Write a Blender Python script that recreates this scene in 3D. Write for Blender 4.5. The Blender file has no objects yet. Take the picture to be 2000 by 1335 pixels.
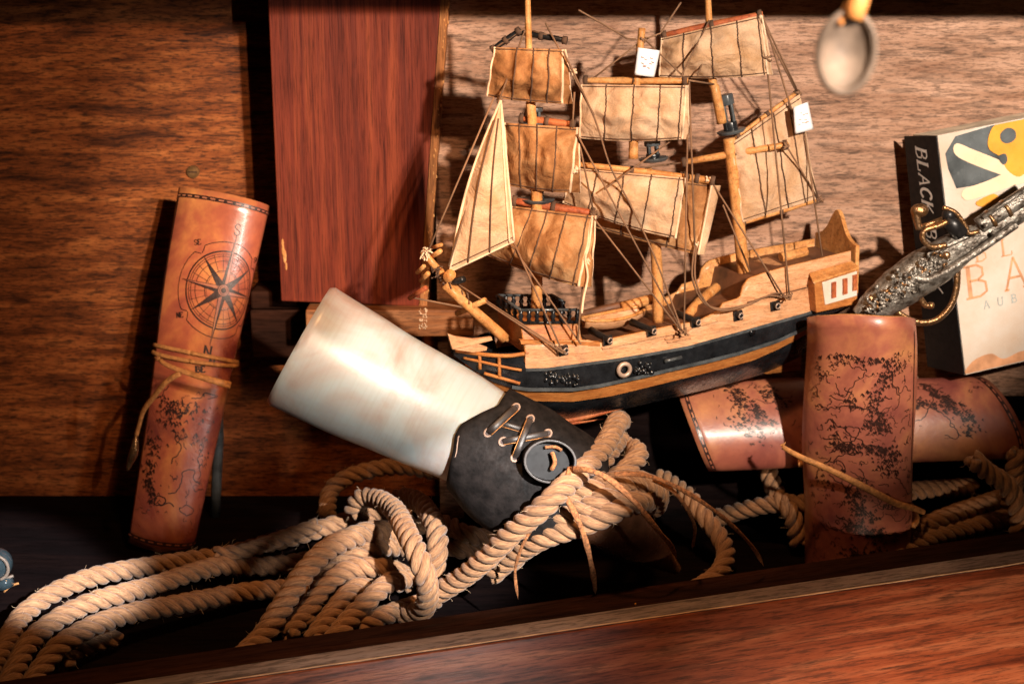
import bpy, bmesh, math, random
from mathutils import Vector, Matrix, noise
random.seed(7)
SC = bpy.context.scene
COL = SC.collection
PI = math.pi
# ------------------------------------------------------------------ camera
PITCH = math.radians(15.0)
F = 2778.0
cam_d = bpy.data.cameras.new('camera'); cam = bpy.data.objects.new('camera', cam_d); COL.objects.link(cam)
cam.location = (0, 0, 0); cam.rotation_euler = (PI/2 - PITCH, 0, 0)
cam_d.lens = 50; cam_d.sensor_width = 36; cam_d.clip_start = 0.02; cam_d.clip_end = 50
cam_d.dof.use_dof = True; cam_d.dof.focus_distance = 1.0; cam_d.dof.aperture_fstop = 9.0
SC.camera = cam
SC.render.film_transparent = False
SC.view_settings.view_transform = 'Standard'; SC.view_settings.look = 'None'
SC.view_settings.exposure = 0.0; SC.view_settings.gamma = 1.0; SC.view_settings.use_curve_mapping = False
SC.cycles.max_bounces = 5; SC.cycles.use_denoising = True
# ------------------------------------------------------------------ world and lamps
W = bpy.data.worlds.new('World'); SC.world = W; W.use_nodes = True
bg = W.node_tree.nodes['Background']; bg.inputs[0].default_value = (0.9, 0.33, 0.10, 1); bg.inputs[1].default_value = 0.012
def lamp(name, loc, target, power, size, col, size_y=None):
    d = bpy.data.lights.new(name, 'AREA'); d.energy = power; d.color = col
    d.shape = 'RECTANGLE' if size_y else 'DISK'; d.size = size
    if size_y: d.size_y = size_y
    o = bpy.data.objects.new(name, d); COL.objects.link(o); o.location = loc
    o.rotation_euler = (Vector(target) - Vector(loc)).to_track_quat('-Z', 'Y').to_euler()
    return o
def spot(name, loc, target, power, half, blend, radius, col, asp=1.0):
    d = bpy.data.lights.new(name, 'SPOT'); d.energy = power; d.color = col
    d.spot_size = 2*math.radians(half); d.spot_blend = blend; d.shadow_soft_size = radius
    o = bpy.data.objects.new(name, d); COL.objects.link(o); o.location = loc
    o.rotation_euler = (Vector(target) - Vector(loc)).to_track_quat('-Z', 'Y').to_euler(); o.scale = (1, asp, 1); return o
KEY = (0.50, -0.15, 0.28)
spot('key_lamp', KEY, (0.135, 1.12, -0.155), 158, 17.0, 0.45, 0.020, (1.0, 0.85, 0.70), 0.70)
spot('left_side_fill', (0.38, -0.15, 0.25), (-0.28, 1.17, -0.165), 42, 12.0, 0.8, 0.012, (1.0, 0.60, 0.32), 0.95)  # added dim spot to brighten the left panel and compass scroll
spot('rope_patch_fill', (0.48, -0.15, 0.275), (-0.345, 1.0, -0.436), 430, 2.4, 0.5, 0.012, (0.96, 0.97, 1.0))  # added narrow spot, makes the bright patch on the left ropes
spot('knot_fill', (0.49, -0.15, 0.275), (-0.030, 0.97, -0.400), 290, 3.6, 0.4, 0.012, (1.0, 0.96, 0.93), 0.75)  # added narrow spot, brightens the rope knot
w_ = lamp('scroll_glint_strip', (0.56, -0.12, -0.10), (-0.24, 1.14, -0.33), 0.24, 0.004, (1.0, 0.93, 0.86), 0.75); w_.data.spread = math.radians(17)  # added unseen strip, draws the long highlight down the compass scroll
w_ = lamp('rope_top_fill', (0.02, 0.72, 0.30), (-0.02, 1.0, -0.45), 0.62, 0.05, (1.0, 0.50, 0.20)); w_.data.spread = math.radians(75)  # added warm light raking the rope tops from above
lamp('warm_fill', (-0.25, -0.2, 0.5), (-0.1, 1.1, -0.35), 0.22, 0.40, (1.0, 0.36, 0.09))  # added dim fill, tints the shade orange
spot('front_board_fill', (0.42, 0.05, -0.60), (0.30, 0.95, -0.56), 72, 17, 0.8, 0.06, (1.0, 0.74, 0.52), 0.42)  # added spot to brighten the front board

# ------------------------------------------------------------------ placing helpers
cP, sP = math.cos(PITCH), math.sin(PITCH)
FLOOR_Z = -0.48
WALL_Y = 1.24; WALL_R = 1.185
def ray(px, py):
    cx = (px - 1000)/F; cy = (py - 667.5)/F
    return Vector((cx, cP - cy*sP, -sP - cy*cP))
def P(px, py, Y):
    d = ray(px, py); return d*(Y/d.y)
def Z(px, py, z):
    d = ray(px, py); return d*(z/d.z)
# ship centre plane
TH = math.radians(20); A_DIR = Vector((math.cos(TH), math.sin(TH), 0)); N_DIR = Vector((-math.sin(TH), math.cos(TH), 0))
CB = Vector((0, 1.03, 0))
def S(px, py, off=0.0):
    d = ray(px, py); return d*((off + N_DIR.dot(CB))/N_DIR.dot(d))

# ------------------------------------------------------------------ materials
def nt(name):
    m = bpy.data.materials.new(name); m.use_nodes = True
    t = m.node_tree; b = t.nodes['Principled BSDF']
    return m, t, b
def node(t, typ, **kw):
    n = t.nodes.new(typ)
    for k, v in kw.items(): setattr(n, k, v)
    return n
def ramp(t, fac, stops):
    r = node(t, 'ShaderNodeValToRGB'); e = r.color_ramp.elements
    while len(e) < len(stops): e.new(0.5)
    for i, (p, c) in enumerate(stops):
        e[i].position = p; e[i].color = (c[0], c[1], c[2], 1) if hasattr(c, '__len__') else (c, c, c, 1)
    t.links.new(fac, r.inputs[0]); return r.outputs[0]
def nz(t, vec, scale, detail=4, rough=0.55, dist=0.0):
    n = node(t, 'ShaderNodeTexNoise'); n.inputs['Scale'].default_value = scale
    n.inputs['Detail'].default_value = detail; n.inputs['Roughness'].default_value = rough; n.inputs['Distortion'].default_value = dist
    if vec is not None: t.links.new(vec, n.inputs['Vector'])
    return n.outputs[0]
def coords(t, scale=(1, 1, 1), kind='Object', rot=(0, 0, 0)):
    c = node(t, 'ShaderNodeTexCoord'); m = node(t, 'ShaderNodeMapping')
    m.inputs['Scale'].default_value = scale; m.inputs['Rotation'].default_value = rot
    t.links.new(c.outputs[kind], m.inputs[0]); return m.outputs[0]
def mixc(t, fac, a, b, mode='MIX'):
    n = node(t, 'ShaderNodeMix', data_type='RGBA', blend_type=mode)
    for s, v in ((n.inputs[0], fac), (n.inputs[6], a), (n.inputs[7], b)):
        if isinstance(v, (int, float)): s.default_value = v
        elif isinstance(v, tuple): s.default_value = (v[0], v[1], v[2], 1)
        else: t.links.new(v, s)
    return n.outputs[2]
def bump(t, b, h, strength=0.3, dist=0.001):
    n = node(t, 'ShaderNodeBump'); n.inputs['Strength'].default_value = strength; n.inputs['Distance'].default_value = dist
    t.links.new(h, n.inputs['Height']); t.links.new(n.outputs[0], b.inputs['Normal'])
def wood(name, dark, mid, light, grain=(1, 1, 1), rot=(0, 0, 0), scale=1.0, rough=0.45, bs=0.25, coat=0.0, pores=0.5, kind='Object', streak=0.35):
    """grain = mapping scale; the small component is the direction the grain runs in"""
    m, t, b = nt(name)
    v = coords(t, grain, kind, rot)
    big = nz(t, v, 5*scale, 5, 0.6, 0.9)
    fine = nz(t, v, 46*scale, 5, 0.65, 0.3)
    c = ramp(t, big, [(0.28, dark), (0.5, mid), (0.72, light)])
    pr = ramp(t, fine, [(0.40, 0.16), (0.50, 1.0)])
    c2 = mixc(t, pores, c, pr, 'MULTIPLY')
    stk = nz(t, v, 19*scale, 3, 0.5, 0.2)
    c2 = mixc(t, streak, c2, ramp(t, stk, [(0.37, 0.30), (0.46, 1.0)]), 'MULTIPLY')
    po = nz(t, v, 105*scale, 2, 0.5, 0.0)
    c2 = mixc(t, pores, c2, ramp(t, po, [(0.33, 0.22), (0.41, 1.0)]), 'MULTIPLY')
    blot = ramp(t, nz(t, coords(t, (1, 1, 1), kind), 7, 3), [(0.3, 0.72), (0.7, 1.12)])
    c3 = mixc(t, 0.6, c2, blot, 'MULTIPLY')
    t.links.new(c3, b.inputs['Base Color'])
    rr = ramp(t, fine, [(0.3, min(1, rough+0.25)), (0.7, rough)]); t.links.new(rr, b.inputs['Roughness'])
    b.inputs['Specular IOR Level'].default_value = 0.22
    b.inputs['Coat Weight'].default_value = coat; b.inputs['Coat Roughness'].default_value = 0.25
    bump(t, b, fine, bs, 0.0012)
    return m
def plain(name, col, rough=0.5, metal=0.0, var=0.25, scale=60, bs=0.1, bd=0.0006, coat=0.0, spec=None, col2=None):
    m, t, b = nt(name)
    v = coords(t); n = nz(t, v, scale, 5, 0.6)
    lo = col2 if col2 else tuple(x*(1-var) for x in col)
    hi = col if col2 else tuple(min(1, x*(1+var)) for x in col)
    t.links.new(ramp(t, n, [(0.35, lo), (0.65, hi)]), b.inputs['Base Color'])
    n2 = nz(t, v, scale*3.1, 3)
    t.links.new(ramp(t, n2, [(0.3, max(0, rough-0.1)), (0.7, min(1, rough+0.12))]), b.inputs['Roughness'])
    b.inputs['Metallic'].default_value = metal; b.inputs['Coat Weight'].default_value = coat
    if spec is not None: b.inputs['Specular IOR Level'].default_value = spec
    bump(t, b, n2, bs, bd); return m

M_left = wood('left_panel_veneer', (0.045, 0.011, 0.003), (0.23, 0.060, 0.014), (0.42, 0.13, 0.033), (1.7, 12, 12), scale=1.3, rough=0.42, pores=0.85, streak=0.8)  # same veneer as the right panel, coloured darker for the weaker light here
M_right = wood('right_panel_veneer', (0.25, 0.115, 0.062), (0.39, 0.21, 0.13), (0.52, 0.305, 0.205), (1.7, 14, 12), scale=1.4, rough=0.42, pores=0.62, streak=0.55)  # paler copy of the veneer, strong light put into its colour
M_post = wood('post_mahogany', (0.07, 0.009, 0.004), (0.145, 0.021, 0.008), (0.25, 0.046, 0.015), (16, 8, 0.5), scale=1.1, rough=0.6, pores=0.55, streak=0.3)
M_edge = wood('worn_edge_wood', (0.16, 0.05, 0.015), (0.33, 0.12, 0.035), (0.45, 0.2, 0.08), (13, 8, 1.0), scale=1.2, rough=0.6, pores=0.5)
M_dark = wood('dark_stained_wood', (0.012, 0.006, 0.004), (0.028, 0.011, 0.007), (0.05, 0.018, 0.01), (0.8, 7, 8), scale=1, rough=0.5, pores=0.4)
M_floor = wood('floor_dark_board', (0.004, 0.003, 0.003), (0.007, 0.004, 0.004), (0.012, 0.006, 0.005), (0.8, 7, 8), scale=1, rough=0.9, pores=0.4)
LIPA = -math.radians(24)
M_front = wood('front_board_mahogany', (0.12, 0.022, 0.008), (0.26, 0.060, 0.022), (0.46, 0.16, 0.075), (1.0, 14, 16), scale=1.0, rough=0.30, pores=0.6, coat=0.25, streak=0.55)
M_strip = wood('pale_chamfer_wood', (0.12, 0.085, 0.078), (0.20, 0.15, 0.14), (0.36, 0.29, 0.27), (0.8, 9, 9), scale=1.2, rough=0.45, pores=0.6)
M_rail = wood('rail_oak', (0.12, 0.04, 0.013), (0.27, 0.10, 0.035), (0.40, 0.19, 0.09), (0.8, 9, 11), scale=1.2, rough=0.45, pores=0.6)
M_pine = wood('varnished_model_wood', (0.42, 0.15, 0.035), (0.60, 0.26, 0.08), (0.74, 0.38, 0.15), (5, 5, 5), scale=3, rough=0.4, pores=0.3, coat=0.15)
M_pale = wood('pale_hull_wood', (0.44, 0.19, 0.08), (0.58, 0.29, 0.14), (0.68, 0.38, 0.21), (3, 9, 26), scale=2.2, rough=0.42, pores=0.3, coat=0.1)
M_orange = wood('orange_hull_wood', (0.30, 0.09, 0.02), (0.44, 0.155, 0.038), (0.54, 0.22, 0.06), (3, 9, 26), scale=2, rough=0.4, pores=0.3, coat=0.1)
M_redyard = wood('red_yard_wood', (0.25, 0.05, 0.02), (0.40, 0.10, 0.035), (0.5, 0.17, 0.06), (4, 4, 4), scale=3, rough=0.4, pores=0.3)
M_black = plain('black_gloss_paint', (0.009, 0.010, 0.012), 0.25, var=0.5, scale=70, bs=0.35, bd=0.0008)
M_grey = plain('grey_black_paint', (0.050, 0.056, 0.060), 0.33, var=0.4, scale=90, bs=0.2)
M_dkdeck = plain('dark_deck_wood', (0.12, 0.045, 0.018), 0.6, var=0.4, scale=60)
M_iron = plain('dark_iron', (0.02, 0.018, 0.018), 0.35, 0.4)
M_iring = plain('worn_iron_rim', (0.42, 0.30, 0.23), 0.4, 0.3)
M_thread = plain('dark_thread', (0.085, 0.040, 0.020), 0.9)
M_rig = plain('rigging_cord', (0.17, 0.085, 0.042), 0.85)
M_hem = plain('pale_hem_cord', (0.62, 0.42, 0.27), 0.85)
M_paper = plain('paper_tag', (0.82, 0.80, 0.80), 0.7, var=0.06)
M_tagink = plain('tag_smudge', (0.6, 0.36, 0.30), 0.8)
M_ink = plain('burnt_ink', (0.028, 0.010, 0.007), 0.38, scale=200, bs=0.2)
M_dark_leather = plain('dark_leather', (0.009, 0.007, 0.0065), 0.75, spec=0.16, var=0.6, scale=130, bs=0.5, bd=0.0008)
M_dark_edge = plain('leather_cut_edge', (0.30, 0.20, 0.15), 0.7)
M_lace = plain('black_lace', (0.03, 0.024, 0.022), 0.42, var=0.4)
M_suede = plain('suede_thong', (0.28, 0.105, 0.035), 0.85, var=0.6, scale=500, bs=0.8)
M_cordt = plain('tan_suede_cord', (0.40, 0.17, 0.05), 0.7, var=0.35, scale=300, bs=0.5)
M_tip = plain('dark_horn_tip', (0.15, 0.062, 0.032), 0.22, var=0.5, scale=30, coat=0.3, bs=0.05)
M_silver = plain('antique_silver', (0.36, 0.33, 0.29), 0.36, 0.65, scale=150, bs=0.8, bd=0.0014, col2=(0.06, 0.042, 0.03))
M_brass = plain('aged_brass', (0.34, 0.20, 0.11), 0.32, 0.85, scale=180, bs=0.6, bd=0.001, col2=(0.25, 0.12, 0.04))
M_spoon = plain('brushed_steel', (0.13, 0.095, 0.072), 0.6, 0.2, var=0.5, scale=50)
M_screw = plain('old_brass_screw', (0.25, 0.13, 0.05), 0.4, 0.8)
M_spine = plain('black_cover', (0.006, 0.006, 0.007), 0.5, spec=0.25, bs=0.02)
M_cream = plain('cream_cover_paper', (0.62, 0.57, 0.51), 0.25, scale=16, bs=0.02, col2=(0.56, 0.42, 0.32))
M_pages = plain('page_edges', (0.7, 0.6, 0.45), 0.8)
M_picbg = plain('picture_slate', (0.085, 0.095, 0.10), 0.28, var=0.6, scale=18, bs=0.02)
M_picor = plain('picture_amber', (0.78, 0.33, 0.045), 0.28, var=0.15, scale=30, bs=0.02)
M_picpk = plain('picture_pale_bone', (0.85, 0.62, 0.42), 0.28, var=0.1, scale=30, bs=0.02)
M_gold = plain('letter_bronze', (0.60, 0.29, 0.15), 0.35, bs=0.02)
M_greyl = plain('letter_grey', (0.36, 0.38, 0.36), 0.4, bs=0.02)
M_whitel = plain('letter_offwhite', (0.78, 0.72, 0.66), 0.4, bs=0.02)
M_glass = plain('dark_glass', (0.02, 0.03, 0.035), 0.08, bs=0.0, coat=1.0)

def rope_mat(name, c_lo, c_hi):
    m, t, b = nt(name)
    v = coords(t, (2.2, 2.4, 1), 'UV'); f = nz(t, v, 7, 5, 0.75)
    o = coords(t); blot = nz(t, o, 30, 4)
    c = ramp(t, f, [(0.3, c_lo), (0.62, c_hi)])
    c = mixc(t, 0.55, c, ramp(t, blot, [(0.3, 0.6), (0.65, 1.1)]), 'MULTIPLY')
    t.links.new(c, b.inputs['Base Color']); b.inputs['Roughness'].default_value = 0.8
    b.inputs['Sheen Weight'].default_value = 0.15
    bump(t, b, f, 0.7, 0.0007); return m
M_rope = rope_mat('hemp_rope', (0.085, 0.032, 0.010), (0.40, 0.205, 0.095))
M_fuzz = plain('hemp_fuzz', (0.62, 0.42, 0.26), 0.8)

def sail_mat(name, lo, mid, hi, stain=1.0):
    m, t, b = nt(name)
    o = coords(t)
    n = nz(t, o, 30, 5, 0.62, 0.8)
    c = ramp(t, n, [(0.32, lo), (0.50, mid), (0.66, hi)])
    w = nz(t, coords(t, (1, 1, 1)), 900, 2)
    c = mixc(t, 0.35, c, ramp(t, w, [(0.35, 0.65), (0.6, 1.1)]), 'MULTIPLY')
    t.links.new(c, b.inputs['Base Color']); b.inputs['Roughness'].default_value = 0.85
    tr = node(t, 'ShaderNodeBsdfTranslucent'); t.links.new(c, tr.inputs[0])
    mx = node(t, 'ShaderNodeMixShader'); mx.inputs[0].default_value = 0.30
    out = t.nodes['Material Output']
    t.links.new(b.outputs[0], mx.inputs[1]); t.links.new(tr.outputs[0], mx.inputs[2]); t.links.new(mx.outputs[0], out.inputs[0])
    wr = nz(t, o, 60, 4, 0.6, 0.8)
    bump(t, b, wr, 0.9, 0.0035)
    return m
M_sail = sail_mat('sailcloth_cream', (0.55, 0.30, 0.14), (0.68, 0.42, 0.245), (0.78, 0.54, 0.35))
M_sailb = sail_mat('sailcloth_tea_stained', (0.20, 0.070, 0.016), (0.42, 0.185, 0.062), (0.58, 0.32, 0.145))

def leather(name, a, bcol, ccol, rough=0.3, coat=0.15):
    m, t, b = nt(name)
    o = coords(t)
    n = nz(t, o, 16, 5, 0.6, 0.5)
    c = ramp(t, n, [(0.33, a), (0.5, bcol), (0.66, ccol)])
    g = nz(t, o, 260, 3)
    c = mixc(t, 0.35, c, ramp(t, g, [(0.3, 0.75), (0.65, 1.08)]), 'MULTIPLY')
    t.links.new(c, b.inputs['Base Color'])
    t.links.new(ramp(t, n, [(0.3, rough), (0.7, rough+0.08)]), b.inputs['Roughness'])
    b.inputs['Specular IOR Level'].default_value = 0.65
    g2 = nz(t, o, 55, 5, 0.65, 0.5); bump(t, b, g2, 0.30, 0.0012)
    b.inputs['Coat Weight'].default_value = coat; b.inputs['Coat Roughness'].default_value = 0.13; return m
M_leather = leather('tooled_leather', (0.17, 0.030, 0.030), (0.38, 0.098, 0.045), (0.60, 0.225, 0.065), 0.25, 0.8)
M_leather2 = leather('rosy_tooled_leather', (0.17, 0.042, 0.034), (0.31, 0.095, 0.056), (0.48, 0.19, 0.075), 0.34)

def horn_mat():
    m, t, b = nt('polished_pale_horn')
    v = coords(t, (1, 1, 1), 'UV')
    n = nz(t, coords(t), 17, 5, 0.55, 0.6)
    st = nz(t, coords(t, (2.0, 40, 1), 'UV'), 2.2, 5, 0.6, 0.2)
    c = ramp(t, n, [(0.36, (0.31, 0.225, 0.19)), (0.48, (0.36, 0.345, 0.33)), (0.58, (0.375, 0.43, 0.44))])
    c = mixc(t, 0.35, c, ramp(t, st, [(0.35, (0.84, 0.76, 0.70)), (0.55, (1.0, 1.0, 1.0))]), 'MULTIPLY')
    t.links.new(c, b.inputs['Base Color']); b.inputs['Roughness'].default_value = 0.35
    b.inputs['Subsurface Weight'].default_value = 0.25; b.inputs['Subsurface Radius'].default_value = (0.02, 0.009, 0.005); b.inputs['Subsurface Scale'].default_value = 0.5
    b.inputs['Coat Weight'].default_value = 0.2; b.inputs['Coat Roughness'].default_value = 0.3
    bump(t, b, st, 0.12, 0.0006); return m
M_horn = horn_mat()

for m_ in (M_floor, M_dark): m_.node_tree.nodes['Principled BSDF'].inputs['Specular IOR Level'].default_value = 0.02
# ------------------------------------------------------------------ mesh builder
def catmull(pts, step=0.004, closed=False):
    pts = [Vector(p) for p in pts]
    if len(pts) == 2:
        n = max(2, int((pts[1]-pts[0]).length/step)); return [pts[0].lerp(pts[1], i/n) for i in range(n+1)]
    out = []
    n = len(pts)
    for i in range(n if closed else n-1):
        if closed: p0, p1, p2, p3 = pts[(i-1) % n], pts[i], pts[(i+1) % n], pts[(i+2) % n]
        else: p0, p1, p2, p3 = pts[max(i-1, 0)], pts[i], pts[i+1], pts[min(i+2, n-1)]
        k = max(1, int(math.ceil((p2-p1).length/step)))
        for j in range(k):
            s = j/k; s2 = s*s; s3 = s2*s
            out.append(0.5*((2*p1) + (-p0+p2)*s + (2*p0-5*p1+4*p2-p3)*s2 + (-p0+3*p1-3*p2+p3)*s3))
    if not closed: out.append(pts[-1].copy())
    return out
def frames(path):
    T = []
    n = len(path)
    for i in range(n):
        d = path[min(i+1, n-1)] - path[max(i-1, 0)]
        T.append(d.normalized() if d.length > 1e-9 else Vector((0, 0, 1)))
    u = T[0].orthogonal().normalized(); U = []
    for i in range(n):
        u = (u - T[i]*u.dot(T[i])); u = u.normalized() if u.length > 1e-6 else T[i].orthogonal().normalized()
        U.append(u.copy())
    return T, U, [T[i].cross(U[i]) for i in range(n)]
class MB:
    def __init__(self): self.v = []; self.f = []; self.m = []; self.uv = []; self.mats = []
    def mi(self, mat):
        if mat not in self.mats: self.mats.append(mat)
        return self.mats.index(mat)
    def face(self, idx, mat, uvs=None):
        self.f.append(tuple(idx)); self.m.append(self.mi(mat)); self.uv.append(uvs or [(0, 0)]*len(idx))
    def poly(self, pts, mat, uvs=None):
        b = len(self.v); self.v += [Vector(p) for p in pts]; self.face(range(b, b+len(pts)), mat, uvs)
    def tube(self, path, r, mat, sides=8, cap=True, flat=None, up=None, off=None):
        """r: float or f(s 0..1); flat=(a,b) cross-section factors; up: preferred direction of the b axis"""
        T, U, V = frames(path); n = len(path); b0 = len(self.v)
        L = 0; Ls = [0]
        for i in range(1, n): L += (path[i]-path[i-1]).length; Ls.append(L)
        L = max(L, 1e-9); rr = 1
        for i, p in enumerate(path):
            rad = r(Ls[i]/L) if callable(r) else r; rr = max(rad, 1e-6)
            u, w = U[i], V[i]
            if up is not None:
                w2 = Vector(up) - T[i]*T[i].dot(Vector(up))
                if w2.length > 1e-5: w = w2.normalized(); u = w.cross(T[i])
            fa, fb = flat or (1, 1)
            for k in range(sides):
                a = 2*PI*k/sides + 1e-3
                self.v.append(p + u*(math.cos(a)*rad*fa) + w*(math.sin(a)*rad*fb))
        for i in range(n-1):
            for k in range(sides):
                k2 = (k+1) % sides; a = b0+i*sides+k; b = b0+i*sides+k2; c = b0+(i+1)*sides+k2; d = b0+(i+1)*sides+k
                u0, u1 = Ls[i]*10, Ls[i+1]*10
                self.face((a, b, c, d), mat, [(u0, k/sides), (u0, (k+1)/sides), (u1, (k+1)/sides), (u1, k/sides)])
        if cap:
            self.face([b0+k for k in range(sides)][::-1], mat); self.face([b0+(n-1)*sides+k for k in range(sides)], mat)
    def grid(self, fn, nu, nv, mat, closed_u=False):
        b0 = len(self.v)
        for j in range(nv+1):
            for i in range(nu+1): self.v.append(Vector(fn(i/nu, j/nv)))
        for j in range(nv):
            for i in range(nu):
                a = b0+j*(nu+1)+i
                self.face((a, a+1, a+nu+2, a+nu+1), mat, [(i/nu, j/nv), ((i+1)/nu, j/nv), ((i+1)/nu, (j+1)/nv), (i/nu, (j+1)/nv)])
    def hexa(self, c8, mat):
        """eight corners: bottom ring then top ring"""
        b = len(self.v); self.v += [Vector(p) for p in c8]
        for f in ((3, 2, 1, 0), (4, 5, 6, 7), (0, 1, 5, 4), (1, 2, 6, 5), (2, 3, 7, 6), (3, 0, 4, 7)):
            self.face([b+i for i in f], mat, [(0, 0), (1, 0), (1, 1), (0, 1)])
    def box(self, lo, hi, mat):
        x0, y0, z0 = lo; x1, y1, z1 = hi
        self.hexa([(x0, y0, z0), (x1, y0, z0), (x1, y1, z0), (x0, y1, z0), (x0, y0, z1), (x1, y0, z1), (x1, y1, z1), (x0, y1, z1)], mat)
    def slab(self, pts, depth, mat):
        """polygon pts extruded along vector depth"""
        b = len(self.v); n = len(pts); d = Vector(depth)
        self.v += [Vector(p) for p in pts] + [Vector(p)+d for p in pts]
        self.face(list(range(b, b+n)), mat); self.face([b+n+i for i in range(n)][::-1], mat)
        for i in range(n):
            j = (i+1) % n; self.face((b+i, b+n+i, b+n+j, b+j), mat)
    def ball(self, c, r, mat, seg=10, sc=(1, 1, 1)):
        c = Vector(c)
        self.grid(lambda u, v: c + Vector((sc[0]*math.cos(2*PI*u)*math.sin(PI*v), sc[1]*math.sin(2*PI*u)*math.sin(PI*v), sc[2]*math.cos(PI*v)))*r, seg, seg//2+1, mat)
    def build(self, name, parent=None, smooth=True, loc=None, bevel=None, solid=None, fixn=True):
        me = bpy.data.meshes.new(name)
        o = bpy.data.objects.new(name, me); COL.objects.link(o)
        base = Vector(loc) if loc is not None else (parent_loc(parent) if parent else Vector((0, 0, 0)))
        me.from_pydata([v-base for v in self.v], [], self.f)
        for mt in self.mats: me.materials.append(mt)
        for i, p in enumerate(me.polygons): p.material_index = self.m[i]; p.use_smooth = smooth
        uvl = me.uv_layers.new(name='UVMap'); k = 0
        for fu in self.uv:
            for c in fu: uvl.data[k].uv = c; k += 1
        if fixn:
            bm = bmesh.new(); bm.from_mesh(me); bmesh.ops.remove_doubles(bm, verts=bm.verts, dist=2e-7); bmesh.ops.recalc_face_normals(bm, faces=bm.faces); bm.to_mesh(me); bm.free()
        if parent: o.parent = parent
        else: o.location = base
        if bevel:
            bv = o.modifiers.new('bevel', 'BEVEL'); bv.width = bevel; bv.segments = 2; bv.limit_method = 'ANGLE'
        if solid:
            sm = o.modifiers.new('thickness', 'SOLIDIFY'); sm.thickness = solid; sm.offset = 0
        me.update(); return o
def parent_loc(o):
    l = Vector(o.location)
    while o.parent: o = o.parent; l += Vector(o.location)
    return l
def thing(name, label, cat, loc, group=None):
    o = bpy.data.objects.new(name, None); COL.objects.link(o); o.empty_display_size = 0.02
    o.location = loc; o['label'] = label; o['category'] = cat
    if group: o['group'] = group
    return o
def tag(o, label=None, cat=None, group=None, kind=None):
    if label: o['label'] = label
    if cat: o['category'] = cat
    if group: o['group'] = group
    if kind: o['kind'] = kind
    return o

# ================================================================== THE CASE
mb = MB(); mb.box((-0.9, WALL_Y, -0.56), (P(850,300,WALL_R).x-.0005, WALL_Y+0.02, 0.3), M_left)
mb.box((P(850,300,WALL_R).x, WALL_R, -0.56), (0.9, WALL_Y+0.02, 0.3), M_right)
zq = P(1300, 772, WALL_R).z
mb.box((P(905, 780, WALL_R).x, WALL_R-.006, -0.56), (0.9, WALL_R-.0005, zq), M_floor)  # near-black sheet painting the shade on the wall below the ship
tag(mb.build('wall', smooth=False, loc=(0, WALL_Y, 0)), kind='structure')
# upper shelf of the case, above the picture: its shadow is the dark band along the top
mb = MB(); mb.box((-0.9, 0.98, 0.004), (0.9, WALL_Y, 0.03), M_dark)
tag(mb.build('ceiling', smooth=False, loc=(0, 1.1, 0.02)), kind='structure')

YP = 1.165
pl = P(525, 45, YP); pr = P(872, 45, YP); ql = P(549, 588, YP); qr = P(832, 598, YP)
def ext(a, b, k): return a + (a-b)*k
tl, tr = ext(pl, ql, 0.35), ext(pr, qr, 0.35)
t = thing('wooden_post', 'wide red-brown upright board standing against the back wall, left of the ship', 'post', (ql+qr)/2)
mb = MB()
D = Vector((0, WALL_Y-YP, 0)); ex = (tr-tl).normalized()
e1 = tr - ex*0.006; e2 = qr - ex*0.006
mb.hexa([ql, e2, e2+D, ql+D, tl, e1, e1+D, tl+D], M_post)
mb.build('board', t, smooth=False, bevel=0.001)
mb = MB(); g = ex*0.0003; fw = Vector((0, -0.0006, 0))
def edge_pt(k, w):
    p = e2.lerp(e1, k) + g; n1 = noise.noise(Vector((0, 0, k*30)))*0.0009
    return p + ex*(w + (n1 if w > 0 else 0)) + fw
mb.grid(lambda u, v: edge_pt(v, u*0.0065), 3, 120, M_edge)
mb.grid(lambda u, v: edge_pt(v, 0.0065)+D*u, 3, 120, M_edge)
rnd = random.Random(4)
for k in range(55):
    kk = rnd.random()*0.85; c = edge_pt(kk, 0.003+rnd.random()*0.004); mb.ball(c, 0.0003+rnd.random()*0.0004, M_pine, 6, (1, 0.5, 2.2))
for (x, y, s) in ((552, 475, 0.0016), (556, 500, 0.0024), (559, 520, 0.0014), (553, 488, 0.0020)):
    mb.ball(P(x, y, YP-0.0003), s*.8, M_pine, 7, (0.8, 0.25, 3.2))
mb.build('worn_edge', t, smooth=False)

# ledge rail running behind the horn
YR = 1.15
a = P(430, 605, YR); b = P(925, 612, YR)
mb = MB()
mb.box((P(596, 605, YR).x, YR, P(600, 648, YR).z-0.004), (b.x, WALL_R-0.001, a.z), M_rail)
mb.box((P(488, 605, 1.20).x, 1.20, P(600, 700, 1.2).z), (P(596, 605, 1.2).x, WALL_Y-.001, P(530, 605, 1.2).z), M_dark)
t = thing('wooden_rail', 'brown horizontal rail along the back wall below the red upright board', 'rail', ((a.x+b.x)/2, YR, a.z))
mb.build('rail_board', t, smooth=False, bevel=0.0015)
mb = MB()
c = P(560, 575, YR-0.004)
az2 = P(530, 604, 1.195).z
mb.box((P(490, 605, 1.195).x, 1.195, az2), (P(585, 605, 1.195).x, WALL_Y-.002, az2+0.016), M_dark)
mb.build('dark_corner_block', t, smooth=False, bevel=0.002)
# glue blob on the rail
mb = MB()
for k in range(60):
    mb.ball(P(826+rnd.uniform(-7, 8), 618+rnd.uniform(-18, 24), YR-0.0004), rnd.uniform(0.0003, 0.0008), M_hem, 6)
mb.build('glue_spot', t)

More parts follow.
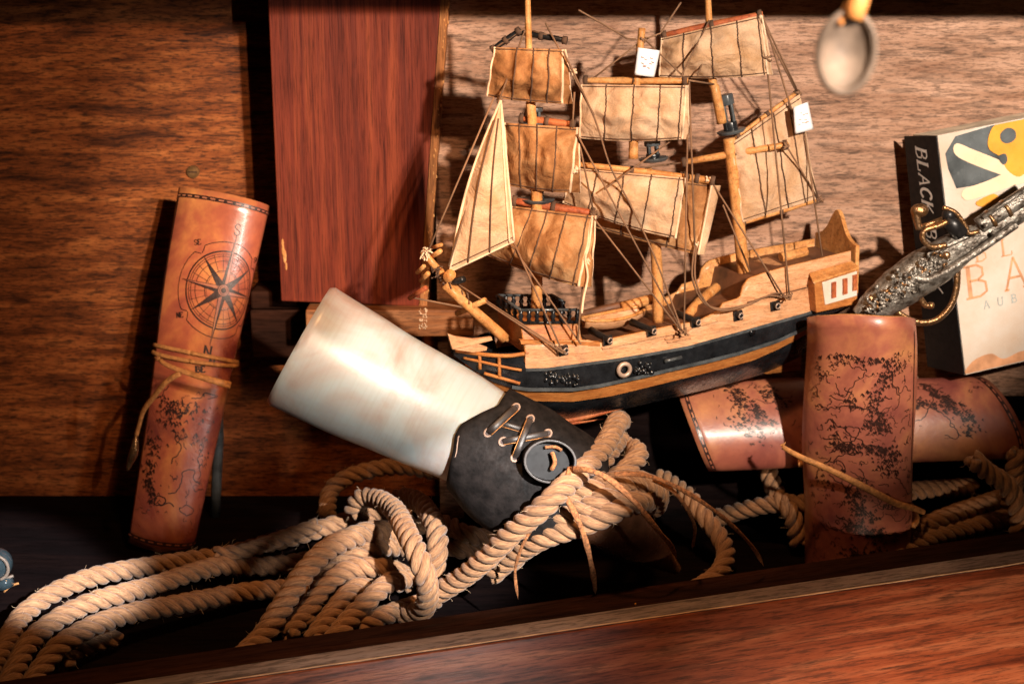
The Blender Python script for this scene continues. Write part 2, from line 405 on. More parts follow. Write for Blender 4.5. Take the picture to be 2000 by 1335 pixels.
# front board of the case
def lipline(y500, y2000, z):
    p = Z(500, y500, z); q = Z(2000, y2000, z); d = (q-p)
    return p - d*0.6, q + d*0.35
ZL = -0.44
A0, A1 = lipline(1256, 1036, ZL)
B0, B1 = lipline(1292, 1071, ZL)
C0, C1 = lipline(1318, 1098, ZL-0.004)
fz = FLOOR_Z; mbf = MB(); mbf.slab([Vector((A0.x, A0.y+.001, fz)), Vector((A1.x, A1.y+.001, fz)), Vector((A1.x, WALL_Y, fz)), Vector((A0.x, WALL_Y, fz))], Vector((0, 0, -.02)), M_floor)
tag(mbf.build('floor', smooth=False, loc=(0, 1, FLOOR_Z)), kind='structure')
Lx = (B1-B0).normalized(); dn = Vector((0, 0, -1)); outn = Vector((Lx.y, -Lx.x, 0))
LIP = Matrix((Lx, Vector((-Lx.y, Lx.x, 0)), Vector((0, 0, 1)))).transposed()
t = thing('front_board', 'long red-brown wooden board with a pale worn top edge, in front of the ropes', 'board', (B0+B1)/2+dn*0.04)
ang = math.atan2(Lx.y, Lx.x)
def lipobj(mb, name):
    o = mb.build(name, t, smooth=False, bevel=0.0008)
    # turn mesh so its local x runs along the board (grain follows it)
    R = Matrix.Rotation(-ang, 4, 'Z'); o.data.transform(R); o.rotation_euler = (0, 0, ang); return o
H = dn*0.055
mb = MB(); mb.hexa([A0+H, B0+H, B1+H, A1+H, A0, B0, B1, A1], M_dark); lipobj(mb, 'dark_cap_strip')
e = outn*0.0003
mb = MB(); mb.hexa([B0+e+H, C0+H, C1+H, B1+e+H, B0+e, C0, C1, B1+e], M_strip); lipobj(mb, 'pale_edge_strip')
D0 = C0+outn*0.0004+dn*0.0006; D1 = C1+outn*0.0004+dn*0.0006; T2 = outn*0.02; H2 = dn*0.2
mb = MB(); mb.hexa([D0+H2+outn*.03, D0+T2+H2+outn*.03, D1+T2+H2+outn*.03, D1+H2+outn*.03, D0, D0+outn*0.002, D1+outn*0.002, D1], M_front); lipobj(mb, 'face_board')
mb = MB(); mb.tube([C0.lerp(C1, i/60)+Vector((0, -.0004, .0004*noise.noise(Vector((i*.7, 0, 0))))) for i in range(61)], lambda q: .0005+.0004*noise.noise(Vector((q*50, 1, 0))), M_hem, 6); mb.build('worn_edge', t)
# chips in the varnish
def facept(px, py):
    # point on the front face plane
    n = (Lx.cross((H2+outn*(.03+.018)).normalized())).normalized(); o_ = D0+outn*0.002; d = ray(px, py)
    return d*(o_.dot(n)/d.dot(n)), n
for (x, y, l, w_, an) in [(1637, 1160, 8, 3, 75), (1578, 1207, 5, 2.2, 10), (1554, 1218, 5, 2.6, 10), (1505, 1206, 6, 2, 5), (1838, 1169, 7, 1.6, 8), (1915, 1160, 6, 1.5, 10), (1765, 1143, 6, 1.4, 12),
                          (1640, 1306, 4, 2, 5), (1240, 1180, 4, 2, 60), (1935, 1157, 6, 1.5, 12), (1775, 1175, 4, 1.2, 10), (1680, 1188, 8, 1, 8), (1440, 1290, 9, 1, 8), (1250, 1310, 7, 1, 8), (1150, 1275, 7, 1.2, 50), (1870, 1320, 9, 1, 9)]:
    p, n = facept(x, y); q, n = facept(x+l*math.cos(math.radians(an)), y-l*math.sin(math.radians(an)))
    if n.y > 0: n = -n
    mb = MB()
    mb.tube([p+n*0.0001, p.lerp(q, .5)+n*0.0002, q+n*0.0001], lambda s, w_=w_: w_/F*(0.35+math.sin(PI*s)*0.7), M_picor if w_ > 1.7 else M_picpk, 6, flat=(1, 0.5), up=n)
    mb.build('varnish_chip', t)

# screw in the wall
c = P(378, 335, WALL_Y)
mb = MB()
mb.tube([c+Vector((0, -0.0025, 0)), c+Vector((0, 0.001, 0))], 0.0055, M_screw, 20)
mb.tube([c+Vector((0, -0.0032, 0)), c+Vector((0, -0.0024, 0))], 0.0042, M_screw, 20)
mb.box((c.x-0.004, c.y-0.0036, c.z-0.0005), (c.x+0.004, c.y-0.0031, c.z+0.0005), M_ink)
o = mb.build('screw', loc=c, smooth=False); tag(o, 'small round screw head in the wall above the leather compass scroll', 'screw')

# ================================================================== SCROLLS
STROKES = {
 'S': [[(0.85, 0.8), (0.65, 0.98), (0.35, 0.98), (0.15, 0.78), (0.3, 0.58), (0.7, 0.42), (0.88, 0.22), (0.65, 0.02), (0.35, 0.02), (0.12, 0.2)]],
 'N': [[(0.12, 0), (0.12, 1)], [(0.12, 1), (0.85, 0)], [(0.85, 0), (0.85, 1)], [(0, 0), (0.25, 0)], [(0, 1), (0.2, 1)], [(0.72, 1), (1, 1)]],
 'E': [[(0.15, 0), (0.15, 1)], [(0.0, 1), (0.85, 1), (0.85, 0.82)], [(0.15, 0.52), (0.6, 0.52)], [(0, 0), (0.9, 0), (0.9, 0.2)]],
 'W': [[(0, 1), (0.28, 0), (0.5, 0.8), (0.72, 0), (1, 1)]],
 'B': [[(0.18, 0), (0.18, 1)], [(0, 1), (0.55, 1), (0.78, 0.88), (0.78, 0.65), (0.55, 0.53), (0.18, 0.53)], [(0.55, 0.53), (0.86, 0.42), (0.88, 0.12), (0.58, 0), (0, 0)]],
 'A': [[(0.08, 0), (0.48, 1)], [(0.48, 1), (0.92, 0)], [(0.25, 0.36), (0.72, 0.36)], [(0, 0), (0.2, 0)], [(0.78, 0), (1.05, 0)]],
 'L': [[(0.18, 0), (0.18, 1)], [(0, 1), (0.36, 1)], [(0, 0), (0.85, 0), (0.88, 0.22)]],
 'C': [[(0.88, 0.8), (0.68, 0.97), (0.4, 0.97), (0.14, 0.7), (0.14, 0.3), (0.4, 0.03), (0.68, 0.03), (0.9, 0.2)]],
 'K': [[(0.15, 0), (0.15, 1)], [(0.85, 1), (0.2, 0.45)], [(0.35, 0.58), (0.88, 0)], [(0, 0), (0.3, 0)], [(0, 1), (0.3, 1)]],
 'R': [[(0.15, 0), (0.15, 1)], [(0, 1), (0.6, 1), (0.82, 0.85), (0.8, 0.62), (0.55, 0.5), (0.15, 0.5)], [(0.5, 0.5), (0.95, 0)], [(0, 0), (0.3, 0)]],
 'T': [[(0.5, 0), (0.5, 1)], [(0.05, 0.85), (0.05, 1), (0.95, 1), (0.95, 0.85)], [(0.35, 0), (0.65, 0)]],
 'Y': [[(0.05, 1), (0.5, 0.5)], [(0.95, 1), (0.5, 0.5), (0.5, 0)]],
 'U': [[(0.12, 1), (0.12, 0.25), (0.35, 0.02), (0.65, 0.02), (0.85, 0.25), (0.85, 1)], [(0, 1), (0.25, 1)], [(0.72, 1), (1, 1)]],
}
def dens(pl, step):
    out = []
    for i in range(len(pl)-1):
        (x0, y0), (x1, y1) = pl[i], pl[i+1]; k = max(1, int(math.hypot(x1-x0, y1-y0)/step))
        out += [(x0+(x1-x0)*j/k, y0+(y1-y0)*j/k) for j in range(k)]
    out.append(pl[-1]); return out
def ribbon(mb, surf, pl, w, mat, taper=False, step=0.0015):
    """surf(a,b,lift)->point ; pl in surface metres"""
    pl = dens(pl, step); n = len(pl)
    if n < 2: return
    L, R = [], []
    for i, (x, y) in enumerate(pl):
        x0, y0 = pl[max(0, i-1)]; x1, y1 = pl[min(n-1, i+1)]; dx, dy = x1-x0, y1-y0; l = math.hypot(dx, dy) or 1
        ww = w*(1 - i/(n-1)) if taper == 1 else (w*max(0.15, math.sin(PI*(i+0.3)/(n-0.4))) if taper == 2 else w)
        nx, ny = -dy/l*ww/2, dx/l*ww/2
        L.append(surf(x+nx, y+ny, 1)); R.append(surf(x-nx, y-ny, 1))
    b = len(mb.v); mb.v += L+R
    for i in range(n-1): mb.face((b+i, b+i+1, b+n+i+1, b+n+i), mat)
def text_on(mb, surf, txt, x, y, h, mat, w=0.12, sp=1.0, rot=0, shear=0, aspect=0.8):
    ca, sa = math.cos(rot), math.sin(rot)
    cx = 0
    for ch in txt:
        for st in STROKES.get(ch, []):
            if len(st) > 3:
                pts = [Vector((p[0], p[1], 0)) for p in st]; st = [(q.x, q.y) for q in catmull(pts, 0.12)] if ch in 'SCU' else st
            pl = []
            for (a, b) in st:
                X = (cx + a*aspect + shear*b)*h; Yy = b*h; pl.append((x + X*ca - Yy*sa, y - (X*sa + Yy*ca)))
            vert = abs(st[0][0]-st[-1][0]) < 0.3 and abs(st[0][1]-st[-1][1]) > 0.6
            ribbon(mb, surf, pl, h*w*(1.35 if vert or ch in 'N' and len(st) == 2 and st[0][0] != st[1][0] and st[0][1] != st[1][1] else 0.75), mat, step=h*0.12)
        cx += aspect*1.12*sp

class Roll:
    def __init__(s, p0, p1, r0, r1, warp0=0.004, warp1=0.004):
        s.p0, s.p1 = Vector(p0), Vector(p1); s.d = (s.p1-s.p0); s.L = s.d.length; s.d.normalize()
        m = (s.p0+s.p1)/2; e = -m; e -= s.d*e.dot(s.d); s.e1 = e.normalized(); s.e2 = s.d.cross(s.e1)
        if s.d.dot(Vector((1, 0, 0)))*0 + s.e2.x < 0 and abs(s.d.z) > 0.5: s.e2 = -s.e2
        if abs(s.d.z) <= 0.5 and s.e2.z > 0: s.e2 = -s.e2
        s.r0, s.r1, s.w0, s.w1 = r0, r1, warp0, warp1
    def r(s, b): return s.r0 + (s.r1-s.r0)*b/s.L
    d0 = 0.0; d1 = 0.0; wa = 0.0014
    fl = 1.0; tw0 = 0.0; tw1 = 0.0
    def at(s, phi, b, dr=0.0):
        ps = s.tw0 + (s.tw1-s.tw0)*b/s.L; c, n = math.cos(ps), math.sin(ps)
        a1 = s.e1*c - s.e2*n; a2 = s.e2*c + s.e1*n
        r = s.r(b)
        return s.p0 + s.d*b + a1*(math.cos(phi)*(r*s.fl+dr)) + a2*(math.sin(phi)*(r+dr))
    def surf(s, a, b, k=1):   # a arc metres from the line facing the camera
        return s.at(a/s.r(b), b, 0.00025*k)
    def body(s, mb, mat, flap=-1.2, turns=1.35, th=0.0022):
        """leather sheet rolled up; outer edge at angle flap, winding inwards"""
        nu = 90; tot = turns*2*PI
        def fn(side):
            def f(u, v):
                phi = flap + u*tot
                dr = -th*1.15*(u*turns) - side*th + (0.0016*math.exp(-u*26))
                v0 = -s.w0*math.cos(phi)+s.d0*math.sin(phi); v1 = s.w1*math.cos(phi)+s.d1*math.sin(phi)
                wob = s.wa*noise.noise(Vector((math.cos(phi)*1.3, math.sin(phi)*1.3, v*3+s.L*7)))
                b = v0 + v*(s.L + v1 - v0)
                return s.at(phi, b, dr+wob)
            return f
        n0 = len(mb.v); nv = 24
        mb.grid(fn(0), nu, nv, mat); n1 = len(mb.v); mb.grid(fn(1), nu, nv, mat)
        for i in range(nu):
            mb.face((n0+i, n0+i+1, n1+i+1, n1+i), M_cordt)
            q = nv*(nu+1); mb.face((n0+q+i, n0+q+i+1, n1+q+i+1, n1+q+i), M_cordt)
        for j in range(nv):
            for c in (0, nu):
                a = j*(nu+1)+c; mb.face((n0+a, n0+a+nu+1, n1+a+nu+1, n1+a), M_cordt)
    def wob(s, phi, b):
        v0 = -s.w0*math.cos(phi)+s.d0*math.sin(phi); v1 = s.w1*math.cos(phi)+s.d1*math.sin(phi); v = (b-v0)/(s.L+v1-v0)
        return s.wa*noise.noise(Vector((math.cos(phi)*1.3, math.sin(phi)*1.3, v*3+s.L*7)))
    def make_surf(s, flap, turns, th=0.0022):
        tot = turns*2*PI
        def f(a, b, k=1):
            phi = a/s.r(b); u = (phi-flap)/tot
            dr = -th*1.15*(u*turns) + 0.0016*math.exp(-u*26) if u >= 0 else 0
            return s.at(phi, b, dr + s.wob(phi, b) + 0.00035*k)
        return f
def squiggle(rn, x, y, n, step, ang, turn=0.9):
    pts = [(x, y)]
    for i in range(n):
        ang += rn.uniform(-turn, turn); x += math.cos(ang)*step; y += math.sin(ang)*step; pts.append((x, y))
    return pts
def mapmarks(mb, surf, rn, chains, coasts, scribbles, amin, amax, bmin, bmax, size=0.0022):
    def ok(p): return amin < p[0] < amax and bmin < p[1] < bmax
    for (pts, dn_, spread) in chains:       # mountain chains: little peaks in dense rows
        for i in range(len(pts)-1):
            (x0, y0), (x1, y1) = pts[i], pts[i+1]; l = math.hypot(x1-x0, y1-y0)
            for k in range(int(l*1000*dn_)):
                q = rn.random(); q += .06*math.sin(q*40); x = x0+(x1-x0)*q+rn.gauss(0, spread)*1.5; y = y0+(y1-y0)*q+rn.gauss(0, spread)*1.3
                if not ok((x, y)): continue
                s_ = size*rn.uniform(0.4, 1.5); j = rn.uniform(-.3, .3)*s_
                ribbon(mb, surf, [(x-s_*0.7, y+s_*.5), (x+j, y-s_*0.6), (x+s_*0.8, y+s_*.55)], size*rn.uniform(0.25, 0.5), M_ink, 2, step=0.0008)
                if rn.random() < .5: ribbon(mb, surf, [(x+j, y-s_*.5), (x+s_*0.3, y+s_*.8)], size*rn.uniform(.3, .7), M_ink, 2, step=0.001)
    for k in range(scribbles//9):
        x0, y0 = rn.uniform(amin, amax), rn.uniform(bmin, bmax)
        for m_ in range(rn.randint(4, 13)):
            x = x0+rn.gauss(0, .0035); y = y0+rn.gauss(0, .002); s_ = size*rn.uniform(.4, 1.1)
            if ok((x, y)): ribbon(mb, surf, [(x-s_*0.7, y+s_*.5), (x, y-s_*0.6), (x+s_*0.8, y+s_*.55)], size*rn.uniform(0.25, 0.45), M_ink, 2, step=0.0008)
    for (x, y, n, a, w) in coasts:
        pts = [p for p in squiggle(rn, x, y, n, 0.0018, a) if ok(p)]
        if len(pts) > 3: ribbon(mb, surf, pts, w, M_ink)
    for k in range(scribbles):
        x, y = rn.uniform(amin, amax), rn.uniform(bmin, bmax)
        pts = [p for p in squiggle(rn, x, y, rn.randint(2, 11), 0.0011, rn.choice((0, 0.2, PI)), 1.3) if ok(p)]
        if len(pts) > 1: ribbon(mb, surf, pts, rn.uniform(.0003, .0007), M_ink, step=0.0008)
def border(mb, R, surf, b, amin, amax, w=0.0034, warp=0.0):
    f = lambda a: b + warp*math.cos(a/R.r(max(b, 0)))
    n = 70
    aa = [amin+(amax-amin)*i/n for i in range(n+1)]
    ribbon(mb, surf, [(a, f(a)) for a in aa], w, M_ink)
    lift = lambda x, y, k=1: surf(x, y, 1.7)
    k = int((amax-amin)/0.0075)
    for i in range(k):
        a0 = amin+0.0075*i; ribbon(mb, lift, [(a0+t_*0.0045, f(a0+t_*0.0045)) for t_ in (0, .5, 1)], w*0.36, M_leather2)
def edgeline(mb, surf, a, b0, b1, w=0.0012):
    ribbon(mb, surf, [(a, b0+(b1-b0)*i/40) for i in range(41)], w, M_ink)

# --- left scroll with the compass
R1 = Roll(P(438, 386, 1.19), P(316, 1062, 1.122), 0.0400, 0.0280, 0.003, 0.004)
R1.fl = .50; R1.tw0 = .32; R1.tw1 = .12
t = thing('leather_scroll', 'upright rolled leather map with a compass rose and letters S and N, tied with cord', 'scroll', R1.p1, 'rolled leather maps')
mb = MB(); FL1 = -1.15; R1.body(mb, M_leather, FL1, 1.4); sf = R1.make_surf(FL1, 1.4)
# a = arc right, b = down
ca, cb = 0.0185, 0.0765
tilt = math.radians(5)
def cz(x, y):   # compass coords (x right, y up towards S) to (a,b)
    return (ca + x*math.cos(tilt) + y*math.sin(tilt), cb + x*math.sin(tilt) - y*math.cos(tilt))
def circ(r, a0=0, a1=2*PI, n=72): return [cz(r*math.cos(a0+(a1-a0)*i/n), r*math.sin(a0+(a1-a0)*i/n)) for i in range(n+1)]
RC = 0.0325
ribbon(mb, sf, circ(RC), 0.0013, M_ink)
for rr_, w_ in ((RC*.93, .0005), (RC*.87, .0005), (RC*.75, .0005), (RC*.5, .0006), (RC*.46, .0003)): ribbon(mb, sf, circ(rr_), w_, M_ink)
for k in range(24):
    a_ = 2*PI*k/24; ribbon(mb, sf, [cz(RC*.48*math.cos(a_), RC*.48*math.sin(a_)), cz(RC*.93*math.cos(a_), RC*.93*math.sin(a_))], .0004, M_ink)
for k in range(4):  # outer scalloped ring, broken at the diagonals
    a0 = PI/4 + k*PI/2 + 0.13; a1 = a0 + PI/2 - 0.26
    ribbon(mb, sf, circ(RC*1.24, a0, a1, 30), .0007, M_ink)
    for s_, ae in ((1, a0), (-1, a1)):
        pts = [cz(RC*(1.24-.12*math.sin(q*PI/2))*math.cos(ae-s_*q*.12), RC*(1.24-.16*q)*math.sin(ae-s_*q*.12)) for q in (0, .25, .5, .75, 1)]
        ribbon(mb, sf, pts, .0007, M_ink)
def star(an, length, wid, two):
    tip = cz(length*math.sin(an), length*math.cos(an)); l = cz(-wid*math.cos(an)+wid*math.sin(an), wid*math.sin(an)+wid*math.cos(an)); r = cz(wid*math.cos(an)+wid*math.sin(an), -wid*math.sin(an)+wid*math.cos(an)); c = cz(0, 0)
    up2 = lambda p: sf(p[0], p[1], 1.8)
    def tri(p, q, s_, mat):
        n = 10   # follow the curved surface
        b0 = len(mb.v)
        for i in range(n+1):
            f_ = i/n; mb.v.append(up2((p[0]+(s_[0]-p[0])*f_, p[1]+(s_[1]-p[1])*f_))); mb.v.append(up2((q[0]+(s_[0]-q[0])*f_, q[1]+(s_[1]-q[1])*f_)))
        for i in range(n): mb.face((b0+2*i, b0+2*i+1, b0+2*i+3, b0+2*i+2), mat)
    tri(c, l, tip, M_ink)
    if not two: tri(c, r, tip, M_ink)
    else: ribbon(mb, lambda x, y, k=1: sf(x, y, 1.9), [r, tip], .0005, M_ink); tri(c, r, tip, M_leather2)
for k in range(4): star(PI/4+k*PI/2, RC*1.02, RC*0.105, False)
for k in range(4): star(k*PI/2, RC*(1.45 if k % 2 == 0 else 1.15), RC*0.10, True)
up3 = lambda x, y, k=1: sf(x, y, 3)
for rr_, m_ in ((.0052, M_leather2), (.0052, M_ink), (.0034, M_leather2)):
    pass
def disc(r, lift, mat):
    b0 = len(mb.v); n = 24
    c = cz(0, 0); mb.v.append(sf(c[0], c[1], lift))
    for i in range(n): q = cz(r*math.cos(2*PI*i/n), r*math.sin(2*PI*i/n)); mb.v.append(sf(q[0], q[1], lift))
    for i in range(n): mb.face((b0, b0+1+i, b0+1+(i+1) % n), mat)
disc(.0052, 2.4, M_leather2); disc(.0024, 3.2, M_ink)
ribbon(mb, up3, circ(.0050, n=24), .0006, M_ink); ribbon(mb, up3, circ(.0036, n=24), .0005, M_ink)
def letter(ch, x, y, h):
    p = cz(x-h*.4, y-h/2); text_on(mb, sf, ch, p[0], p[1], h, M_ink, 0.14, rot=-tilt*0)
letter('S', 0.000, RC*1.45+.0045, .0092); letter('N', 0.000, -RC*1.45-.006, .0092)
for an, tx in ((PI/4*3, 'SE'), (-PI/4*3, 'NE'), (PI/4, 'SW')):
    p = cz(RC*1.36*math.cos(an)-.003, RC*1.36*math.sin(an)-.0015); text_on(mb, sf, tx, p[0], p[1], .0042, M_ink, 0.22, sp=.9, rot=math.radians(15))
border(mb, R1, sf, 0.0065, R1.r0*FL1*0.93, R1.r0*2.0, 0.0034, -0.003)
border(mb, R1, sf, R1.L-0.007, -R1.r1*1.15, R1.r1*2.0, 0.0034, 0.004)
edgeline(mb, sf, R1.r0*FL1*0.9, 0.004, 0.13, 0.0014)
rn = random.Random(11)
L1 = R1.L
mapmarks(mb, sf, rn,
  [([(-.018, .175), (-.004, .186), (.008, .182)], 2.2, .0022), ([(-.006, .176), (-.012, .192), (.002, .20)], 1.6, .004), ([(-.022, .208), (-.018, .225), (-.02, .245), (-.008, .262)], 2.4, .0028), ([(.016, .168), (.022, .185)], 1.0, .004), ([(.018, .2), (.024, .225)], .8, .004)],
  [(-.03, .178, 22, .0, .0009), (.006, .17, 26, -.4, .0008), (-.002, .20, 18, 1.6, .0008), (-.006, .262, 24, 1.2, .001), (.0, .252, 30, 0.0, .0009), (.022, .205, 20, 1.2, .0007), (.012, .262, 18, 1.6, .0008), (.02, .16, 14, -.9, .0008), (-.03, .2, 20, 1.5, .0008), (.022, .245, 16, 1.4, .0008)],
  34, -.032, .034, .163, L1-.014, .0021)
text_on(mb, sf, 'BE', .006, .148, .005, M_ink, .3, rot=.2); text_on(mb, sf, 'KE', .016, .137, .004, M_ink, .3, rot=-.2)
ribbon(mb, sf, [(.001, .1385), (.011, .139)], .0006, M_ink)
mb.build('leather_sheet', t)
mb = MB()
bw = 0.1335
for k, (db, dr) in enumerate(((0, .0012), (.0040, .0016))):
    pts = [R1.at(ph, bw+db + (.0035*math.sin(ph*1.0+k)) - 0.003*math.cos(ph-1.2), dr) for ph in [i*2*PI/40 for i in range(41)]]
    mb.tube(catmull(pts, .004), .0019, M_cordt, 8, flat=(1, .75))
mb.tube(catmull([P(450, 752, 1.095), P(400, 738, 1.09), P(350, 722, 1.095), P(322, 710, 1.10), P(313, 702, 1.105)], .003), lambda s: .0034-.0016*s, M_cordt, 8, flat=(1, .6))
mb.tube(catmull([P(352, 728, 1.094), P(325, 745, 1.095), P(300, 775, 1.10), P(280, 802, 1.105), P(270, 835, 1.11), P(266, 850, 1.11)], .003), .0028, M_cordt, 8, flat=(1, .55))
mb.tube(catmull([P(266, 848, 1.11), P(262, 880, 1.11), P(255, 900, 1.115), P(249, 918, 1.115)], .003), lambda s: .0012+.0025*math.sin(PI*s), M_brass, 8)
for k in range(9):
    a_ = k*2.4; mb.tube([P(315, 704, 1.104), P(306+5*math.cos(a_), 698+6*math.sin(a_), 1.106)], .0004, M_cordt, 4)
mb.build('cord', t)
# dark rod beside it
o_ = MB(); o_.tube([P(423, 780, 1.19), P(427, 850, 1.19), P(422, 960, 1.19), P(420, 1010, 1.19)], 0.0045, M_grey, 12)
tag(o_.build('metal_rod', loc=P(420, 1010, 1.19)), 'thin dark blue-grey rod standing behind the compass scroll', 'rod')

# --- upright map scroll in front of the lip, right
R2 = Roll(P(1683, 622, 1.052), P(1672, 1150, 1.085), 0.0415, 0.0450, 0.0175, 0)
R2.wa = .0045; R2.fl = .88
t = thing('leather_scroll', 'large upright rolled leather map crowded with burnt mountains, standing right of the ship', 'scroll', R2.p1, 'rolled leather maps')
mb = MB(); FL2 = -2.95; R2.body(mb, M_leather2, FL2, 1.3); sf = R2.make_surf(FL2, 1.3)
rn = random.Random(5)
q = 0.0393  # metres per 100px
mapmarks(mb, sf, rn,
  [([(-.03, .022), (-.01, .017), (.012, .019), (.03, .024)], 1.5, .0018), ([(.030, .022), (.020, .036), (.012, .050), (.008, .058)], 2.6, .0028), ([(.012, .060), (.018, .072), (.024, .082)], 2.6, .0024), ([(.004, .072), (.018, .074)], 4.0, .0022),
   ([(-.022, .092), (-.004, .092), (.012, .093), (.026, .097), (.034, .105)], 3.2, .002), ([(.014, .103), (.024, .112), (.030, .118)], 2.6, .003), ([(-.006, .128), (-.002, .140), (.006, .150), (.012, .156)], 3.6, .0026),
   ([(-.010, .160), (.006, .164), (.020, .170)], 5.0, .0022), ([(-.004, .184), (.010, .188), (.022, .182)], 3.6, .003), ([(.0, .195), (.014, .205), (.02, .21)], 4.0, .0032), ([(-.01, .054), (.0, .057)], 2.0, .002), ([(-.024, .076), (-.016, .083)], 1.3, .003), ([(.002, .126), (.01, .128)], 2.2, .0018)],
  [(-.02, .04, 24, 1.5, .0006), (-.028, .075, 30, -.6, .0008), (-.024, .1, 30, 0.1, .0007), (-.018, .105, 26, .1, .0007), (.022, .028, 26, .8, .0008), (.024, .040, 22, 1.0, .0007), (.0, .11, 26, 0.2, .0007), (.016, .135, 24, .8, .0006), (-.03, .112, 24, .1, .0007),
   (.024, .06, 18, 1, .0006), (-.03, .088, 30, .05, .0007), (-.024, .16, 20, .3, .0007), (.022, .150, 20, .7, .0006), (-.03, .064, 20, .2, .0006), (.03, .12, 22, 1.3, .0007), (-.006, .044, 14, 1.2, .0006), (-.032, .118, 26, .0, .0007), (-.01, .119, 20, .1, .0006)],
  300, -.045, .052, .016, R2.L-.002, .0019)
text_on(mb, sf, 'REB', .020, .146, .0042, M_ink, .22, rot=-.15)
edgeline(mb, sf, .055, .006, R2.L, .0012)
mb.build('leather_sheet', t)
mb = MB()
pts = [P(1528, 872, 1.035), P(1560, 890, 1.027), P(1610, 912, 1.02), P(1660, 936, 1.015), P(1710, 962, 1.02), P(1750, 982, 1.032), P(1785, 992, 1.045), P(1805, 1000, 1.062)]
mb.tube(catmull(pts, .003), lambda s: .0021+.0006*math.sin(PI*s), M_cordt, 8, flat=(.55, 1), up=(0, 0, 1))
pts = [R2.at(ph, .148+.024*math.sin(ph), .0018) for ph in [1.2+i*(2*PI-2.6)/30 for i in range(31)]]
mb.tube(catmull(pts, .004), .0026, M_cordt, 8)
for k in range(6): mb.tube([pts[0]*0+P(1530, 873, 1.035), P(1524+k*2, 868-k, 1.036)], .0004, M_cordt, 4)
mb.build('cord', t)

# --- lying scroll behind it
R3 = Roll(P(1352, 832, 1.120), P(1952, 816, 1.135), 0.0405, 0.0375, 0.0, 0.0)
R3.fl = .6; R3.tw0 = R3.tw1 = .30
t = thing('leather_scroll', 'rolled leather map lying on its side behind the upright one, under the stern', 'scroll', (R3.p0+R3.p1)/2 - Vector((0, 0, .04)), 'rolled leather maps')
mb = MB(); R3.w0 = .008; R3.w1 = .004; R3.d0 = .010; R3.d1 = .015
R3.body(mb, M_leather2, 2.4, 1.35)
sf3 = R3.make_surf(2.4-2*PI, 1.35)
# here a runs downwards (e2 points down), b runs along to the right
b0f = lambda a: .005 + .006*math.cos(a/R3.r0) - 0.001
aa = [-.045+.105*i/60 for i in range(61)]
for (base, wc, wd_, rr_) in ((.0055, -R3.w0, R3.d0, R3.r0), (R3.L-.0055, R3.w1, R3.d1, R3.r1)):
    fb = lambda a: base + wc*math.cos(a/rr_) + wd_*math.sin(a/rr_)
    ribbon(mb, sf3, [(a, fb(a)) for a in aa], .0034, M_ink)
    for i in range(13):
        a0 = -.044+.0078*i; ribbon(mb, lambda x, y, k=1: sf3(x, y, 1.8), [(a0+t_*.0048, fb(a0+t_*.0048)) for t_ in (0, .5, 1)], .0012, M_leather2)
rn = random.Random(21)
L3 = R3.L
mapmarks(mb, sf3, rn,
  [([(-.040, .030), (-.022, .034), (-.006, .048), (.006, .060)], 3.2, .0026), ([(-.026, .060), (-.012, .072)], 4, .003), ([(-.004, .034), (.014, .046), (.018, .05)], 2.4, .004), ([(-.03, L3-.07), (-.015, L3-.055), (.0, L3-.042), (.006, L3-.03)], 3.0, .0018),
   ([(-.004, L3-.1), (-.008, L3-.075), (-.002, L3-.045)], 2.0, .002), ([(.004, L3-.12), (.0, L3-.1)], 2.4, .002), ([(.006, L3-.04), (.022, L3-.035)], 1.6, .0015), ([(-.01, L3-.085), (.0, L3-.08)], 1.2, .002)],
  [(-.035, .022, 20, 1.0, .0006), (-.03, .045, 24, 1.3, .0006), (-.016, .05, 20, 1.2, .0006), (.008, L3-.08, 26, 2.0, .0008), (.0, L3-.06, 18, 1.5, .0008), (.01, L3-.05, 16, .2, .0007)],
  50, -.04, .03, .016, L3-.016, .0021)
mb.build('leather_sheet', t)

# ================================================================== DRINKING HORN AND HOLDER
HP = [P(584, 672, 0.995), P(700, 735, .993), P(820, 795, .99), P(930, 852, 0.982), P(1020, 905, 0.975), P(1110, 960, 0.972), P(1190, 1010, 0.98), P(1260, 1062, 0.995), P(1322, 1112, 1.012)]
HRAD = [.0490, .0462, .0425, .0385, .0335, .0285, .0245, .0165, .004]
hpath = catmull(HP, .003)
cum = [0]
for i in range(1, len(hpath)): cum.append(cum[-1]+(hpath[i]-hpath[i-1]).length)
HL = cum[-1]
kn = [0]; k_ = 0
for i in range(1, len(HP)):
    # arc position of each knot
    while (hpath[k_]-HP[i]).length > 1e-5 and k_ < len(hpath)-1: k_ += 1
    kn.append(cum[k_]/HL)
def hr(s):
    for i in range(len(kn)-1):
        if s <= kn[i+1] or i == len(kn)-2:
            f = (s-kn[i])/(kn[i+1]-kn[i]); f = max(0, min(1, f)); return HRAD[i]+(HRAD[i+1]-HRAD[i])*f
def hc(s):
    x = max(0, min(1, s))*HL
    lo = 0
    for i in range(len(cum)-1):
        if cum[i+1] >= x: lo = i; break
    f = (x-cum[lo])/(cum[lo+1]-cum[lo]); p = hpath[lo].lerp(hpath[lo+1], f)
    a, b = hpath[max(0, lo-3)], hpath[min(len(hpath)-1, lo+4)]; T = (b-a).normalized()
    return p, T
def hs(s, phi, dr=0.0, flat=0.86):
    """surface of the horn; phi=0 faces the camera, + is down-left side"""
    p, T = hc(s); e1 = -p; e1 -= T*e1.dot(T); e1.normalize(); e2 = T.cross(e1)
    if e2.z > 0: e2 = -e2
    r = hr(s)+dr
    return p + e1*(math.cos(phi)*r*flat) + e2*(math.sin(phi)*r)
